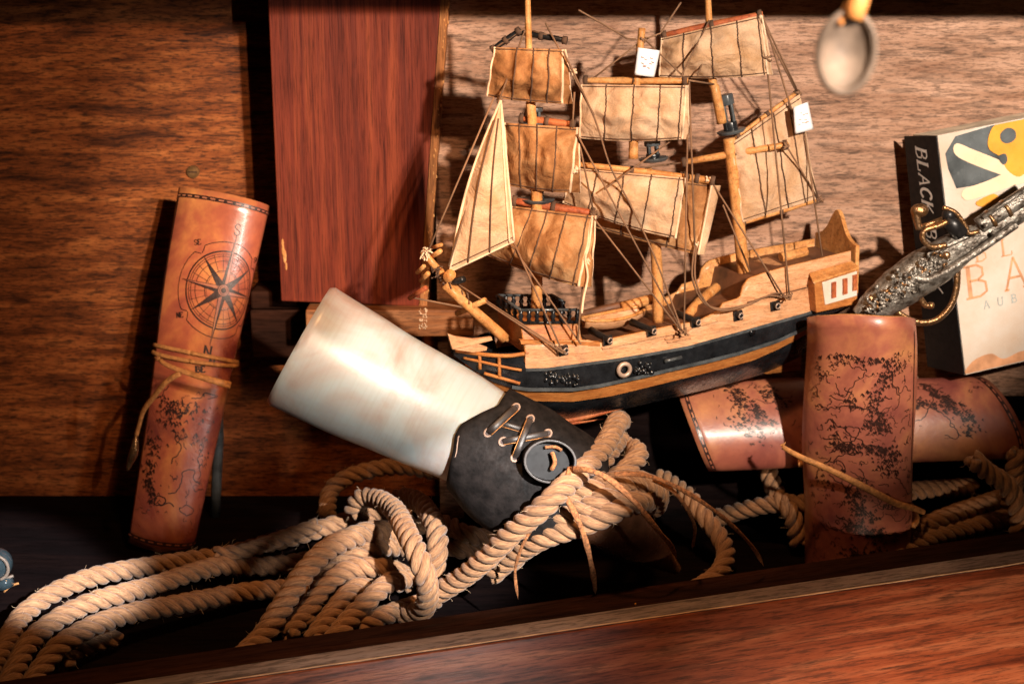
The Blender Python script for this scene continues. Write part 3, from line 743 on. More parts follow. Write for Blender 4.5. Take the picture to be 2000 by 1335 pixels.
t = thing('drinking_horn', 'polished white drinking horn lying tilted on the rope, with a dark tip', 'horn', hc(.55)[0]-Vector((0, 0, .04)))
mb = MB(); Sg = 40; NS = 110
SD = 0.62
def hsf(s, phi):
    dr = 0
    if s < .008: dr = -.0022*(1-s/.008)**2
    w = 0.0010*noise.noise(Vector((s*7, math.cos(phi), math.sin(phi))))
    return hs(s, phi, dr+w)
b0 = 0
mb.grid(lambda u, v: hsf(v*SD, u*2*PI), Sg, 70, M_horn)
mb.grid(lambda u, v: hs(0.0, u*2*PI, -.0022-.004*v) + hc(0)[1]*(.06*max(0, v-.5)), Sg, 3, M_horn)
mb.build('horn_body', t)
mb = MB()
mb.grid(lambda u, v: hs(SD+v*(1-SD), u*2*PI, 0), Sg, 50, M_tip)
mb.build('horn_tip', t)

th = thing('leather_horn_holder', 'dark leather holder laced with black cord around the drinking horn', 'horn holder', hc(.58)[0]-Vector((0, 0, .04)))
# outline of the leather worked out on the horn's own surface
def on_horn(px, py):
    best = None; d = ray(px, py)
    for i in range(70):
        s_ = .36+.34*i/69
        for j in range(61):
            ph = -1.57+3.14*j/60; p = hs(s_, ph, .005); e_ = (d*(p.y/d.y)-p).length
            if best is None or e_ < best[0]: best = (e_, s_, ph)
    return best[1], best[2]
_fr = sorted([(on_horn(x, y)[1], on_horn(x, y)[0]) for x, y in ((985, 770), (973, 789), (950, 803), (925, 815), (900, 829), (890, 850), (884, 880), (878, 915), (872, 950))])
FR = [(-PI, _fr[0][1])] + _fr + [(PI, _fr[-1][1])]
def s_front(phi): return interp(FR, (phi+PI) % (2*PI) - PI)
def interp(tab, x):
    if x <= tab[0][0]: return tab[0][1]
    for i in range(len(tab)-1):
        if x <= tab[i+1][0]:
            f = (x-tab[i][0])/max(1e-9, (tab[i+1][0]-tab[i][0])); return tab[i][1]+(tab[i+1][1]-tab[i][1])*f
    return tab[-1][1]
def s_back(phi):
    ph = (phi+PI) % (2*PI) - PI
    return .665 + .012*math.cos(ph*2) - .02*max(0, math.sin(ph))
def hold(side):
    def f(u, v):
        phi = u*2*PI - PI; s0, s1 = s_front(phi), s_back(phi)
        fl = .0035*(v**3) + (.016*max(0, math.sin(phi)) + .007*max(0, -math.sin(phi)))*math.sin(PI*.5*min(1, v*1.6))
        return hs(s0+(s1-s0)*v, phi, .0024 + fl + side*.0020 + .0008*noise.noise(Vector((u*9, v*4, 1))))
    return f
mb = MB(); NU, NV = 96, 22
n0 = 0; mb.grid(hold(1), NU, NV, M_dark_leather); n1 = len(mb.v); mb.grid(hold(0), NU, NV, M_dark_leather)
for i in range(NU):
    mb.face((i, i+1, n1+i+1, n1+i), M_suede); q_ = NV*(NU+1); mb.face((q_+i, q_+i+1, n1+q_+i+1, n1+q_+i), M_dark_edge)
# tooled line along the front edge
ln = [hs(s_front(ph)+.008, ph, .0047) for ph in [.12+i*.03 for i in range(40)]]
mb.tube(ln, .0005, M_dark_edge, 5)
mb.build('leather_wrap', th)
# positions on the holder by picture reference
def hp(px, py, lift=0.0):
    """walk the ray onto the holder surface"""
    best = None
    for i in range(60):
        s = .44+.25*i/59
        for j in range(50):
            ph = -1.5+3.0*j/49; v_ = max(0, (s-s_front(ph))/(s_back(ph)-s_front(ph))); p = hs(s, ph, .0048+lift+.0035*v_**3+(.016*max(0, math.sin(ph)) + .007*max(0, -math.sin(ph)))*math.sin(PI*.5*min(1, v_*1.6))); d = ray(px, py); q_ = d*(p.y/d.y); e_ = (q_-p).length
            if best is None or e_ < best[0]: best = (e_, p)
    return best[1]
holes = [(948, 838), (1005, 797), (983, 862), (1034, 818), (1008, 892), (1070, 848)]
HH = [hp(x, y) for x, y in holes]
for p, (x, y) in zip(HH, holes):
    mb = MB(); n_ = (-p).normalized(); u_ = n_.orthogonal().normalized(); w_ = n_.cross(u_)
    ring = [p + u_*math.cos(a_)*.0030 + w_*math.sin(a_)*.0025 for a_ in [2*PI*i/20 for i in range(20)]]
    mb.tube(ring+[ring[0], ring[1]], .0008, M_dark_edge, 6, cap=False)
    mb.poly([p + n_*.0002 + (u_*math.cos(2*PI*i/16)*.0030 + w_*math.sin(2*PI*i/16)*.0026) for i in range(16)], M_ink)
    mb.build('eyelet', th)
mb = MB()
def strap(a, b, w=.0034, hgt=.004, mat=M_lace):
    w *= .68
    m_ = a.lerp(b, .5); n_ = (-m_).normalized()
    path = catmull([a, a.lerp(b, .2)+n_*hgt*.8, m_+n_*hgt, a.lerp(b, .8)+n_*hgt*.8, b], .002)
    mb.tube(path, w, mat, 8, flat=(1, .35), up=n_)
    e_ = [p_ + n_*w*.2 + (b-a).cross(n_).normalized()*w for p_ in path]
    mb.tube(e_, w*.13, M_cordt, 5)
strap(HH[0], HH[1], .0040, .006); strap(HH[2], HH[5], .0034, .005); strap(HH[3], HH[4], .0034, .009); strap(HH[1]*.4+HH[0]*.6, HH[3]*.7+HH[4]*.3, .0030, .003)
mb.build('lace', th)
# belt loop
mb = MB(); c = hp(1068, 898, .004); nn = (-c).normalized(); nn = (nn + Vector((.12, 0, -.12))).normalized(); u_ = (Vector((1, .2, -.15))-nn*nn.dot(Vector((1, .2, -.15)))).normalized(); w_ = nn.cross(u_)
def ringf(r, h): return lambda a_: c + (u_*math.cos(a_)*r*1.12 + w_*math.sin(a_)*r*.92) + nn*h
for (ra, ha, rb, hb, mt) in ((.0166, .011, .0166, -.02, M_dark_leather), (.0150, .011, .0145, -.02, M_spine), (.0166, .011, .0150, .011, M_lace)):
    fa, fb = ringf(ra, ha), ringf(rb, hb)
    mb.grid(lambda u, v: fa(2*PI*u).lerp(fb(2*PI*u), v), 48, 4, mt)
mb.poly([ringf(.0152, .002)(2*PI*i/24) for i in range(24)], M_spine)  # black disc and inner wall paint the dark hollow of the loop
mb.tube(catmull([c+w_*.006+nn*.006+u_*.001, c+nn*.008+u_*.0035, c-w_*.006+nn*.006+u_*.002], .001), .0016, M_suede, 6)
mb.tube(catmull([c+w_*.009+nn*.005-u_*.004, c+nn*.005+w_*.010+u_*.003, c+w_*.008+nn*.005+u_*.008], .001), .0012, M_suede, 6)
mb.build('belt_loop', th)
for pts, w_2 in (([(1084, 942, .925), (1108, 975, .922), (1135, 1030, .92), (1150, 1080, .925), (1160, 1130, .935), (1163, 1160, .945)], .0038),
               ([(1118, 916, .93), (1150, 918, .918), (1190, 935, .912), (1240, 980, .912), (1285, 1035, .92), (1310, 1065, .935), (1322, 1092, .945)], .0036),
               ([(1200, 926, .925), (1262, 928, .918), (1330, 955, .92), (1400, 1000, .93), (1450, 1045, .945), (1475, 1075, .955), (1492, 1105, .97)], .0028),
               ([(1275, 937, .925), (1310, 955, .925), (1340, 990, .93), (1357, 1030, .945), (1352, 1072, .965)], .0026),
               ([(1075, 985, .915), (1040, 1030, .915), (1018, 1070, .92), (1006, 1115, .93), (1012, 1170, .935)], .0022),
               ([(1112, 912, .935), (1108, 935, .925), (1096, 948, .925), (1084, 945, .93)], .0030)):
    mb = MB(); mb.tube(catmull([P(*p_) for p_ in pts], .003), lambda s, w_2=w_2: .72*w_2*(.80+.10*math.sin(s*23+w_2*9e3)-.15*s)*(1 if s < .93 else max(.12, (1-s)/.07)), M_suede, 8, flat=(1, .32), up=(0, -1, .3)); mb.build('thong', th)

# ================================================================== ROPES
def rope(mb, pts, R=.0092, pitch=.029, fuzz=True, lay=1):
    R *= .86; ctrl = []
    for p in pts:
        ctrl.append(Z(p[0], p[1], FLOOR_Z+p[2]) if len(p) == 3 else P(p[0], p[1], p[3]))
    path = catmull(ctrl, .0022); T, U, V = frames(path); s = 0; ss = [0]
    for i in range(1, len(path)): s += (path[i]-path[i-1]).length; ss.append(s)
    so, sr = R*.565, R*.445
    for k in range(3):
        pp = []
        for i, p in enumerate(path):
            a = -lay*(-2*PI*ss[i]/pitch) + k*2*PI/3
            pp.append(p + (U[i]*math.cos(a) + V[i]*math.sin(a))*so)
        ph_ = random.random()*9
        mb.tube(pp, lambda q_, ph_=ph_: sr*(1+.07*noise.noise(Vector((q_*s*45, ph_, 0)))), M_rope, 9)
    if fuzz:
        for k in range(int(s*220)):
            i = random.randrange(len(path)-1); a = random.random()*2*PI
            o_ = path[i] + (U[i]*math.cos(a)+V[i]*math.sin(a))*R*.98; d = (U[i]*math.cos(a)+V[i]*math.sin(a))*random.uniform(.2, .9) + T[i]*random.uniform(-1, 1)
            d = d.normalized()*random.uniform(.0015, .0055); bend = Vector((random.uniform(-1, 1), random.uniform(-1, 1), random.uniform(-1, 1)))*.0012
            mb.tube([o_-d*.2, o_+d*.5+bend, o_+d+bend*.2], .00009, M_fuzz, 3, cap=False)
t = thing('coiled_rope', 'thick three-strand hemp rope looped and knotted along the case floor, left and centre', 'rope', Z(800, 1200, FLOOR_Z), 'coiled ropes')
def rp(name, pts, **k):
    m_ = MB(); rope(m_, pts, **k); return m_.build(name, t)
rp('rope_loop', [(-30, 1330, .012), (8, 1262, .016), (45, 1200, .02), (105, 1157, .026), (165, 1131, .030), (225, 1116, .03), (300, 1104, .026), (370, 1093, .024), (440, 1084, .024), (520, 1062, .026), (600, 1040, .032), (665, 1020, .036), (735, 1003, .04), (800, 1010, .03)])
rp('rope_loop', [(10, 1350, .012), (32, 1300, .018), (62, 1248, .024), (120, 1203, .030), (180, 1175, .034), (240, 1158, .034), (300, 1143, .030), (370, 1119, .030), (430, 1104, .028), (500, 1106, .020), (580, 1098, .018), (680, 1080, .016), (760, 1080, .012)])
rp('rope_loop', [(55, 1350, .012), (82, 1302, .018), (122, 1256, .026), (185, 1220, .030), (258, 1196, .026), (335, 1182, .022), (420, 1166, .018), (510, 1152, .014), (590, 1150, .012), (690, 1150, .01)])
rp('rope_loop', [(120, 1300, .008), (150, 1268, .012), (185, 1255, .012), (230, 1243, .010)], R=.0085)
rp('rope_loop', [(420, 1082, .034), (480, 1074, .036), (550, 1050, .036), (620, 1025, .04)], R=.0075)
# behind the horn
rp('rope_loop', [(640, 1010, .02), (643, 965, .03), (672, 935, .042), (735, 915, .048), (800, 912, .045), (880, 930, .03)])
# knot
rp('rope_knot', [(470, 1285, .014), (512, 1243, .018), (548, 1188, .030), (587, 1128, .044), (631, 1078, .056), (680, 1051, .060), (742, 1036, .056), (785, 1055, .040)], R=.0102)
rp('rope_knot', [(560, 1240, .012), (606, 1180, .020), (640, 1122, .032), (690, 1085, .044), (740, 1067, .046), (800, 1070, .034)])
rp('rope_knot', [(590, 1215, .012), (622, 1160, .026), (655, 1125, .036), (700, 1107, .040), (765, 1112, .036), (800, 1130, .02)], lay=1)
rp('rope_knot', [(610, 1250, .010), (650, 1195, .018), (690, 1150, .026), (740, 1133, .024), (800, 1140, .014)])
rp('rope_knot', [(650, 1250, .012), (690, 1200, .020), (726, 1165, .030), (762, 1136, .034), (800, 1128, .024)])
rp('rope_knot', [(700, 1225, .010), (740, 1205, .014), (790, 1188, .014), (850, 1170, .010)])
rp('rope_knot', [(690, 1000, .052), (704, 974, .066), (735, 974, .072), (770, 995, .078), (792, 1035, .080), (812, 1075, .076), (829, 1120, .062), (836, 1160, .042), (824, 1192, .022), (790, 1200, .012)], R=.0098)
rp('rope_knot', [(760, 985, .05), (788, 971, .060), (822, 983, .066), (846, 1018, .068), (855, 1055, .062), (850, 1100, .046), (838, 1135, .03)], R=.0098)
rp('rope_knot', [(800, 1030, .04), (866, 1022, .046), (905, 1040, .044), (960, 1052, .034), (1010, 1048, .02)], R=.009)
rp('rope_knot', [(850, 1060, .03), (900, 1072, .03), (950, 1080, .02), (1000, 1100, .01)], R=.009)
# right of the knot, over the horn tip
def Yp(x, y, Y): return (x, y, None, Y)
rp('rope_loop', [Yp(850, 1160, .965), Yp(905, 1126, .95), Yp(952, 1088, .935), Yp(1003, 1038, .922), Yp(1055, 995, .915), Yp(1100, 952, .925), Yp(1150, 905, .955), Yp(1186, 862, .985), Yp(1204, 826, 1.02), Yp(1212, 822, 1.05)], R=.0098)
rp('rope_loop', [Yp(960, 1120, .97), Yp(1010, 1080, .955), Yp(1060, 1050, .94), Yp(1120, 1030, .935), Yp(1170, 1012, .93), Yp(1225, 985, .935), Yp(1262, 975, .96), Yp(1275, 985, .99)], R=.0100)
rp('rope_loop', [Yp(1000, 1095, .965), Yp(1045, 1035, .948), Yp(1095, 1010, .94), Yp(1150, 990, .936), Yp(1200, 962, .94), Yp(1240, 965, .955)], R=.0098)
rp('rope_loop', [Yp(1065, 1010, .95), Yp(1110, 975, .945), Yp(1160, 952, .945), Yp(1210, 940, .948), Yp(1255, 942, .953), Yp(1284, 962, .965), Yp(1280, 990, .985)], R=.0098)
rp('rope_loop', [Yp(1160, 960, .985), Yp(1200, 935, .985), Yp(1235, 905, .995), Yp(1246, 885, 1.01), Yp(1225, 872, 1.03), Yp(1180, 875, 1.05)], R=.0095)
rp('rope_loop', [Yp(1120, 950, .975), Yp(1165, 915, .985), Yp(1192, 880, 1.0), Yp(1212, 850, 1.03)], R=.009)
t = thing('coiled_rope', 'darker golden hemp rope looped around the foot of the upright map scroll at right', 'rope', Z(1850, 1100, FLOOR_Z), 'coiled ropes')
rp('rope_loop', [(1290, 930, .06), (1340, 965, .055), (1375, 1008, .045), (1405, 1048, .032), (1418, 1082, .024), (1402, 1120, .016), (1360, 1150, .01)])
rp('rope_loop', [(1740, 1060, .03), (1797, 1030, .038), (1866, 1002, .044), (1927, 982, .046), (1990, 960, .04), (2060, 950, .03)], R=.0095)
rp('rope_loop', [(1740, 1090, .022), (1800, 1056, .030), (1866, 1036, .032), (1935, 1018, .034), (2000, 1005, .03), (2060, 1000, .02)], R=.0095)
rp('rope_loop', [Yp(1900, 895, 1.06), Yp(1930, 922, 1.065), Yp(1965, 945, 1.07), Yp(1985, 980, 1.07), Yp(1992, 1020, 1.07), Yp(1985, 1060, 1.075)], R=.0095)
rp('rope_loop', [Yp(1985, 880, 1.10), Yp(1983, 915, 1.10), Yp(1978, 950, 1.10), Yp(1960, 1000, 1.12)], R=.0095)
rp('rope_loop', [Yp(1940, 800, 1.20), Yp(1975, 778, 1.195), Yp(2020, 770, 1.19), Yp(2060, 772, 1.19)], R=.0095)
rp('rope_loop', [Yp(1990, 835, 1.17), Yp(2030, 860, 1.16), Yp(2050, 900, 1.15)], R=.0095)
rp('rope_loop', [Yp(1495, 900, 1.14), Yp(1515, 960, 1.12), Yp(1545, 1000, 1.10), Yp(1560, 1060, 1.10)], R=.0095)
# something supporting the lying scroll, in shade
m_ = MB(); rope(m_, [(1400, 1010, .02), (1500, 985, .04), (1620, 980, .05), (1760, 960, .06), (1900, 950, .05)], fuzz=False); m_.build('rope_loop', t)

# ================================================================== SHIP
ship = thing('model_ship', 'wooden model sailing ship with three masts and tea-stained cloth sails, black hull band and cannons', 'model ship', S(1300, 740, 0)-Vector((0, 0, .0)))
def interp(tab, x):
    if x <= tab[0][0]: return tab[0][1]
    for i in range(len(tab)-1):
        if x <= tab[i+1][0]:
            f = (x-tab[i][0])/(tab[i+1][0]-tab[i][0]); return tab[i][1]+(tab[i+1][1]-tab[i][1])*f
    return tab[-1][1]
HB = [(884, .003), (905, .010), (950, .021), (1000, .029), (1060, .035), (1150, .039), (1300, .040), (1450, .038), (1560, .035), (1660, .030)]
topl = [(1018, 668), (1060, 666), (1150, 664), (1172, 670), (1200, 660), (1260, 647), (1320, 634), (1365, 627), (1404, 607), (1412, 592), (1446, 582), (1451, 560), (1463, 544), (1490, 534), (1528, 523), (1594, 507), (1662, 490)]
midl = [(884, 684), (950, 700), (1000, 715), (1028, 721), (1070, 720), (1120, 713), (1200, 702), (1250, 694), (1345, 677), (1470, 642), (1582, 610), (1662, 588)]
bowtop = [(884, 684), (950, 690), (1025, 687)]
walel = [(884, 692), (925, 722), (960, 745), (1000, 758), (1032, 763), (1120, 763), (1170, 756), (1245, 740), (1320, 722), (1382, 708), (1445, 692), (1520, 668), (1580, 640), (1640, 605), (1662, 596)]
strl = [(884, 694), (940, 740), (1000, 776), (1045, 783), (1120, 784), (1195, 773), (1282, 752), (1395, 724), (1470, 704), (1520, 682), (1580, 650), (1640, 610), (1662, 598)]
keell = [(884, 697), (940, 752), (1010, 800), (1072, 817), (1110, 820), (1200, 803), (1300, 780), (1420, 750), (1500, 728), (1560, 700), (1620, 640), (1662, 602)]
def So(x, y, o=0.0):
    k = .42 if y < 440 else (1.0 if y > 600 else .42+.58*(y-440)/160)
    return S(x, y, o*k)
def near(x, y, k): return S(x, y, -interp(HB, x)*k)
def far(p, x, k): return p + N_DIR*(2*interp(HB, x)*k)
def strip(mb, x0, x1, fa, ka, fb, kb, mat, n=80, both=True, rows=4, bul=0.0):
    for side in ((0, 1) if both else (0,)):
        def f(u, v):
            x = x0+(x1-x0)*u; y = fa(x)+(fb(x)-fa(x))*v; k = ka+(kb-ka)*v + bul*math.sin(PI*v)
            p = near(x, y, k); return far(p, x, k) if side else p
        mb.grid(f, n, rows, mat)
F_ = lambda tab: (lambda x: interp(tab, x))
mb = MB()
strip(mb, 1026, 1662, F_(topl), .93, F_(midl), 1.0, M_pale, 130)
# inner face of the bulwark and cap rail
for side in (0, 1):
    def fi(u, v):
        x = 1026+(1662-1026)*u; y = interp(topl, x)+(interp(midl, x)-interp(topl, x))*v*.8; p = near(x, y, .93+.06*v)
        if side: p = far(p, x, .93+.06*v) - N_DIR*.0028
        else: p = p + N_DIR*.0028
        return p
    mb.grid(fi, 130, 3, M_pine)
    def fc(u, v):
        x = 1026+(1662-1026)*u; p = near(x, interp(topl, x), .93)
        if side: return far(p, x, .93) - N_DIR*.0028*v
        return p + N_DIR*.0028*v
    mb.grid(fc, 130, 1, M_pine)
mb.build('upper_hull', ship)
mb = MB()
strip(mb, 886, 1662, lambda x: interp(bowtop, x) if x < 1026 else interp(midl, x)-1, 1.03, F_(walel), .97, M_black, 110, bul=.02)
mb.build('black_hull_band', ship)
mb = MB()
strip(mb, 1027, 1655, lambda x: interp(midl, x)-2, 1.06, lambda x: interp(midl, x)+4, 1.06, M_grey, 90, rows=1)
strip(mb, 1000, 1600, lambda x: interp(walel, x)-6, 1.03, lambda x: interp(walel, x)+1, 1.03, M_grey, 90, rows=1)
mb.build('hull_moulding', ship)
mb = MB(); strip(mb, 930, 1600, F_(walel), .90, F_(strl), .78, M_orange, 80); mb.build('orange_hull_plank', ship)
mb = MB(); strip(mb, 886, 1660, F_(strl), .74, F_(keell), .06, M_black, 80, rows=8, bul=.10); mb.build('lower_hull', ship)
mb = MB()
for (pts, w_) in (([(1068, 812), (1095, 822), (1150, 812), (1258, 785)], 5), ([(1040, 806), (1095, 826), (1180, 818)], 4)):
    mb.tube(catmull([S(x, y, -.004) for x, y in pts], .004), lambda s, w_=w_: w_/F*1.02*(.4+.8*math.sin(PI*min(1, s+.2))), M_redyard, 8)
mb.build('keel', ship)
mb = MB()
mb.slab([S(x, y, -.004) for x, y in ((1480, 728), (1528, 702), (1568, 678), (1562, 722), (1500, 730))], N_DIR*.008, M_orange)
mb.build('rudder', ship)
# deck
mb = MB()
def dk(u, v):
    x = 1020+(1660-1020)*u; dy = 16 if x < 1420 else 14; y = interp(topl, x)+dy if x > 1170 else 676
    if 1395 < x < 1470: y = 612-(x-1395)*.25
    p = near(x, y, .9); q_ = far(p, x, .9); return p.lerp(q_, v)
mb.grid(dk, 90, 8, M_dkdeck); mb.build('deck', ship)
# planking lines & small trims on the near side
mb = MB()
for pts in ([(1300, 654), (1345, 645)], [(1298, 662), (1346, 652)], [(1302, 668), (1348, 659)]):
    mb.tube(catmull([near(x, y, .975)-N_DIR*.0006 for x, y in pts], .004), .0009, M_pale, 6)
mb.tube(catmull([near(x, y, .99)-N_DIR*.0002 for x, y in ((1460, 590), (1520, 575), (1580, 560))], .004), .0005, M_dkdeck, 5)
mb.tube(catmull([near(x, y, .95)-N_DIR*.0008 for x, y in ((1175, 680), (1260, 662), (1320, 648), (1400, 625))], .004), .0010, M_pale, 6)
mb.tube(catmull([near(x, y, 1.05)-N_DIR*.0008 for x, y in ((1297, 705), (1330, 697))], .004), .0016, M_grey, 6)
mb.slab([near(x, y, 1.05)-N_DIR*.001 for x, y in ((1462, 646), (1475, 643), (1474, 652), (1466, 656))], N_DIR*.002, M_black)
mb.build('side_trim', ship)
# forecastle block
mb = MB()
fA = [near(1016, 634, .80), near(1128, 632, .80), near(1146, 690, .94), near(1026, 692, .98)]
back = N_DIR*.052
mb.slab(fA, back, M_orange); mb.build('forecastle', ship, smooth=False, bevel=.0008)
mb = MB()
mb.slab([near(1016, 664, 1.0), near(1172, 668, .97), near(1172, 676, .97), near(1018, 672, 1.0)], N_DIR*.004, M_orange)
mb.tube([near(1128, 634, .84)-N_DIR*.001, near(1130, 668, .88)-N_DIR*.001], .0013, M_pale, 6)
mb.build('forecastle_rail', ship, smooth=False)
# balustrade
mb = MB()
def bal(p, q_, n, h):
    up = Vector((0, 0, h))
    mb.tube([p+up, q_+up], .0012, M_grey, 6); mb.tube([p, q_], .0013, M_black, 6)
    for i in range(n+1):
        c = p.lerp(q_, i/n); mb.tube([c, c+up*.3, c+up*.5, c+up*.7, c+up], lambda s: .0009+.0012*abs(math.cos(2*PI*s)), M_black, 7)
a_ = near(1017, 630, .80); b_ = near(1127, 629, .80)
bal(a_, b_, 7, .0095); a2 = a_+N_DIR*.05; b2 = b_+N_DIR*.05; bal(a2, b2, 7, .0095); bal(a_, a2, 4, .0095)
bal(b_+N_DIR*.028, b2, 3, .0095)
mb.build('balustrade', ship)
# stern: quarter gallery, transom
mb = MB()
G = [near(x, y, k) for x, y, k in ((1578, 548, 1.0), (1662, 520, 1.0), (1662, 588, 1.0), (1582, 606, 1.0))]
mb.slab([p - N_DIR*.0095 for p in G], N_DIR*.012, M_orange)
roof = [near(1574, 545, 1.0)-N_DIR*.011, near(1664, 516, 1.0)-N_DIR*.011, near(1664, 508, .95), near(1580, 532, .95)]
mb.slab(roof, Vector((0, 0, -.002)), M_pine)
go = mb.build('quarter_gallery', ship, smooth=False, bevel=.0012)
mb = MB(); o1 = N_DIR*(-.0104)
mb.slab([near(x, y, 1.0)+o1 for x, y in ((1592, 546), (1660, 524), (1660, 572), (1598, 590))], N_DIR*.0012, M_cream)
mb.build('gallery_panel', ship, smooth=False, bevel=.0006)
for (x, y) in ((1613, 559), (1635, 552), (1654, 545)):
    mb = MB(); mb.slab([near(x-4, y-13, 1.0)+o1*1.16, near(x+4, y-15, 1.0)+o1*1.16, near(x+4, y+15, 1.0)+o1*1.16, near(x-4, y+17, 1.0)+o1*1.16], N_DIR*.0015, M_redyard)
    mb.build('window', ship, smooth=False)
mb = MB()
tn = near(1672, 480, 1.0); tb_ = near(1668, 597, 1.0); wd = N_DIR*.060
prof = []
for i in range(21):
    s = i/20; hgt = .0 + .020*math.exp(-((s-.5)/.20)**2) + .004*math.sin(PI*s)
    prof.append(tn + wd*s + Vector((0, 0, hgt)))
pts = prof + [tb_ + wd, tb_]
mb.slab(pts, A_DIR*.0035, M_pine); mb.build('transom', ship, smooth=False, bevel=.0005)
# deck furniture
mb = MB()
mb.tube(catmull([S(1400, 560, .012), S(1365, 590, .0), S(1340, 620, -.01)], .003), .004, M_pine, 8)
mb.build('deck_rail', ship); mb = MB()
mb.hexa([S(1478, 545, -.006), S(1530, 530, -.006), S(1500, 515, .02), S(1470, 525, .02), S(1478, 530, -.006), S(1528, 516, -.006), S(1498, 502, .02), S(1470, 510, .02)], M_pale)
mb.build('hatch', ship, smooth=False); mb = MB()
mb.tube([S(1525, 503, .004), S(1575, 490, .004)], .004, M_pine, 10)
mb.build('deck_fitting', ship, smooth=False)
mb = MB()
c0, c1 = S(1140, 628, -.012), S(1254, 606, .0)
def boat(u, v):
    s = u; w_ = .011*math.sin(PI*min(1, s*.85+.05))**.6; a = PI*v; p = c0.lerp(c1, s)
    return p + N_DIR*(-math.cos(a)*w_) + Vector((0, 0, -math.sin(a)*.009*(.7+.3*math.sin(PI*s)) + .002*(2*s-1)**2))
mb.grid(boat, 24, 10, M_pale)
mb.tube([boat(i/24, 0) for i in range(25)], .0009, M_pine, 6); mb.tube([boat(i/24, 1) for i in range(25)], .0009, M_pine, 6)
mb.build('ship_boat', ship, solid=.001)
mb = MB(); mb.tube([S(1130, 615, .014), S(1275, 582, .018)], .0032, M_dkdeck, 8); mb.tube([S(1215, 600, .01), S(1272, 584, .012)], .0042, M_pine, 8); mb.build('spare_spar', ship)
# cannons
for (mx, my, bx, by) in ((1187, 662, 1160, 648), (1273, 644, 1240, 632), (1359, 627, 1330, 616), (1442, 614, 1418, 604), (1514, 595, 1492, 586), (1101, 682, 1076, 672)):
    co = thing('cannon', '', '', (0, 0, 0)); del co['label']; del co['category']
    m0 = near(mx, my, 1.0)-N_DIR*.0045; m1 = near(bx, by, .7)+N_DIR*.006
    co.location = m1 - Vector(ship.location); co.parent = ship
    mb = MB(); mb.tube([m0, m0.lerp(m1, .1), m0.lerp(m1, .5), m1], lambda s: .0022+.0007*s, M_iron, 12); mb.build('barrel', co)
    dvec = (m0-m1).normalized(); uu = dvec.orthogonal().normalized(); ww = dvec.cross(uu)
    mb = MB(); rg = [m0 + (uu*math.cos(2*PI*i/16)+ww*math.sin(2*PI*i/16))*.0021 for i in range(18)]; mb.tube(rg, .0005, M_iring, 5, cap=False); mb.build('muzzle_ring', co)
    mb = MB(); k = .985
    mb.slab([near(mx-10, my-5, k)-N_DIR*.0012, near(mx+7, my-9, k)-N_DIR*.0012, near(mx+8, my+9, k)-N_DIR*.0012, near(mx-9, my+13, k)-N_DIR*.0012], N_DIR*.003, M_iron); mb.build('gun_port', co, smooth=False)
# life ring and anchor blob on the black band
mb = MB()
c = near(1218, 721, 1.06)-N_DIR*.0012; uu = A_DIR; ww = Vector((0, 0, 1))
mb.tube([c+(uu*math.cos(2*PI*i/20)+ww*math.sin(2*PI*i/20))*.0046 for i in range(22)], .0017, M_iring, 8, cap=False)
mb.build('porthole_ring', ship)
mb = MB(); rr_ = random.Random(3)
for k in range(26):
    x, y = rr_.uniform(1240, 1275), rr_.uniform(708, 730); mb.ball(near(x, y, 1.04), rr_.uniform(.0008, .0022), M_black, 7)
mb.build('cast_ornament', ship); mb = MB()
for k in range(40):
    x, y = rr_.uniform(1065, 1130), rr_.uniform(728, 752); mb.ball(near(x, y, 1.03), rr_.uniform(.0007, .0024), M_black, 7)
mb.build('cast_ornament', ship)
# beakhead
mb = MB()
lat = lambda pts, r, m_: mb.tube(catmull(pts, .003), r, m_, 6)
nb = lambda x, y: near(x, y, 1.10)-N_DIR*.0008
lat([nb(x, y) for x, y in ((890, 684), (950, 692), (990, 694), (1024, 690))], .0016, M_orange)
lat([nb(x, y) for x, y in ((905, 698), (950, 708), (990, 717), (1018, 722))], .0011, M_orange)
lat([nb(x, y) for x, y in ((945, 728), (980, 738), (1015, 748))], .0013, M_orange)
for x in (936, 974): lat([nb(x, 692), nb(x+1, 720 if x == 936 else 735)], .0013, M_orange)
mb.build('head_rail', ship)
mb = MB()
for (a_, b_) in ((-.022, 0), (.016, 1)):
    mb.slab([S(x, y, a_) for x, y in ((875, 652), (890, 657), (925, 662), (960, 658), (962, 664), (930, 672), (905, 678), (884, 682))], N_DIR*.003, M_pale)
mb.slab([S(x, y, -.02) for x, y in ((886, 682), (910, 672), (925, 668), (952, 678), (950, 684), (925, 688))], N_DIR*.003, M_pale)
mb.grid(lambda u, v: S(890+135*u, 684+2*u, -.004-.02*u+(.008+.04*u)*v) - Vector((0, 0, .001)), 10, 4, M_dkdeck)
mb.build('beakhead', ship, smooth=False)
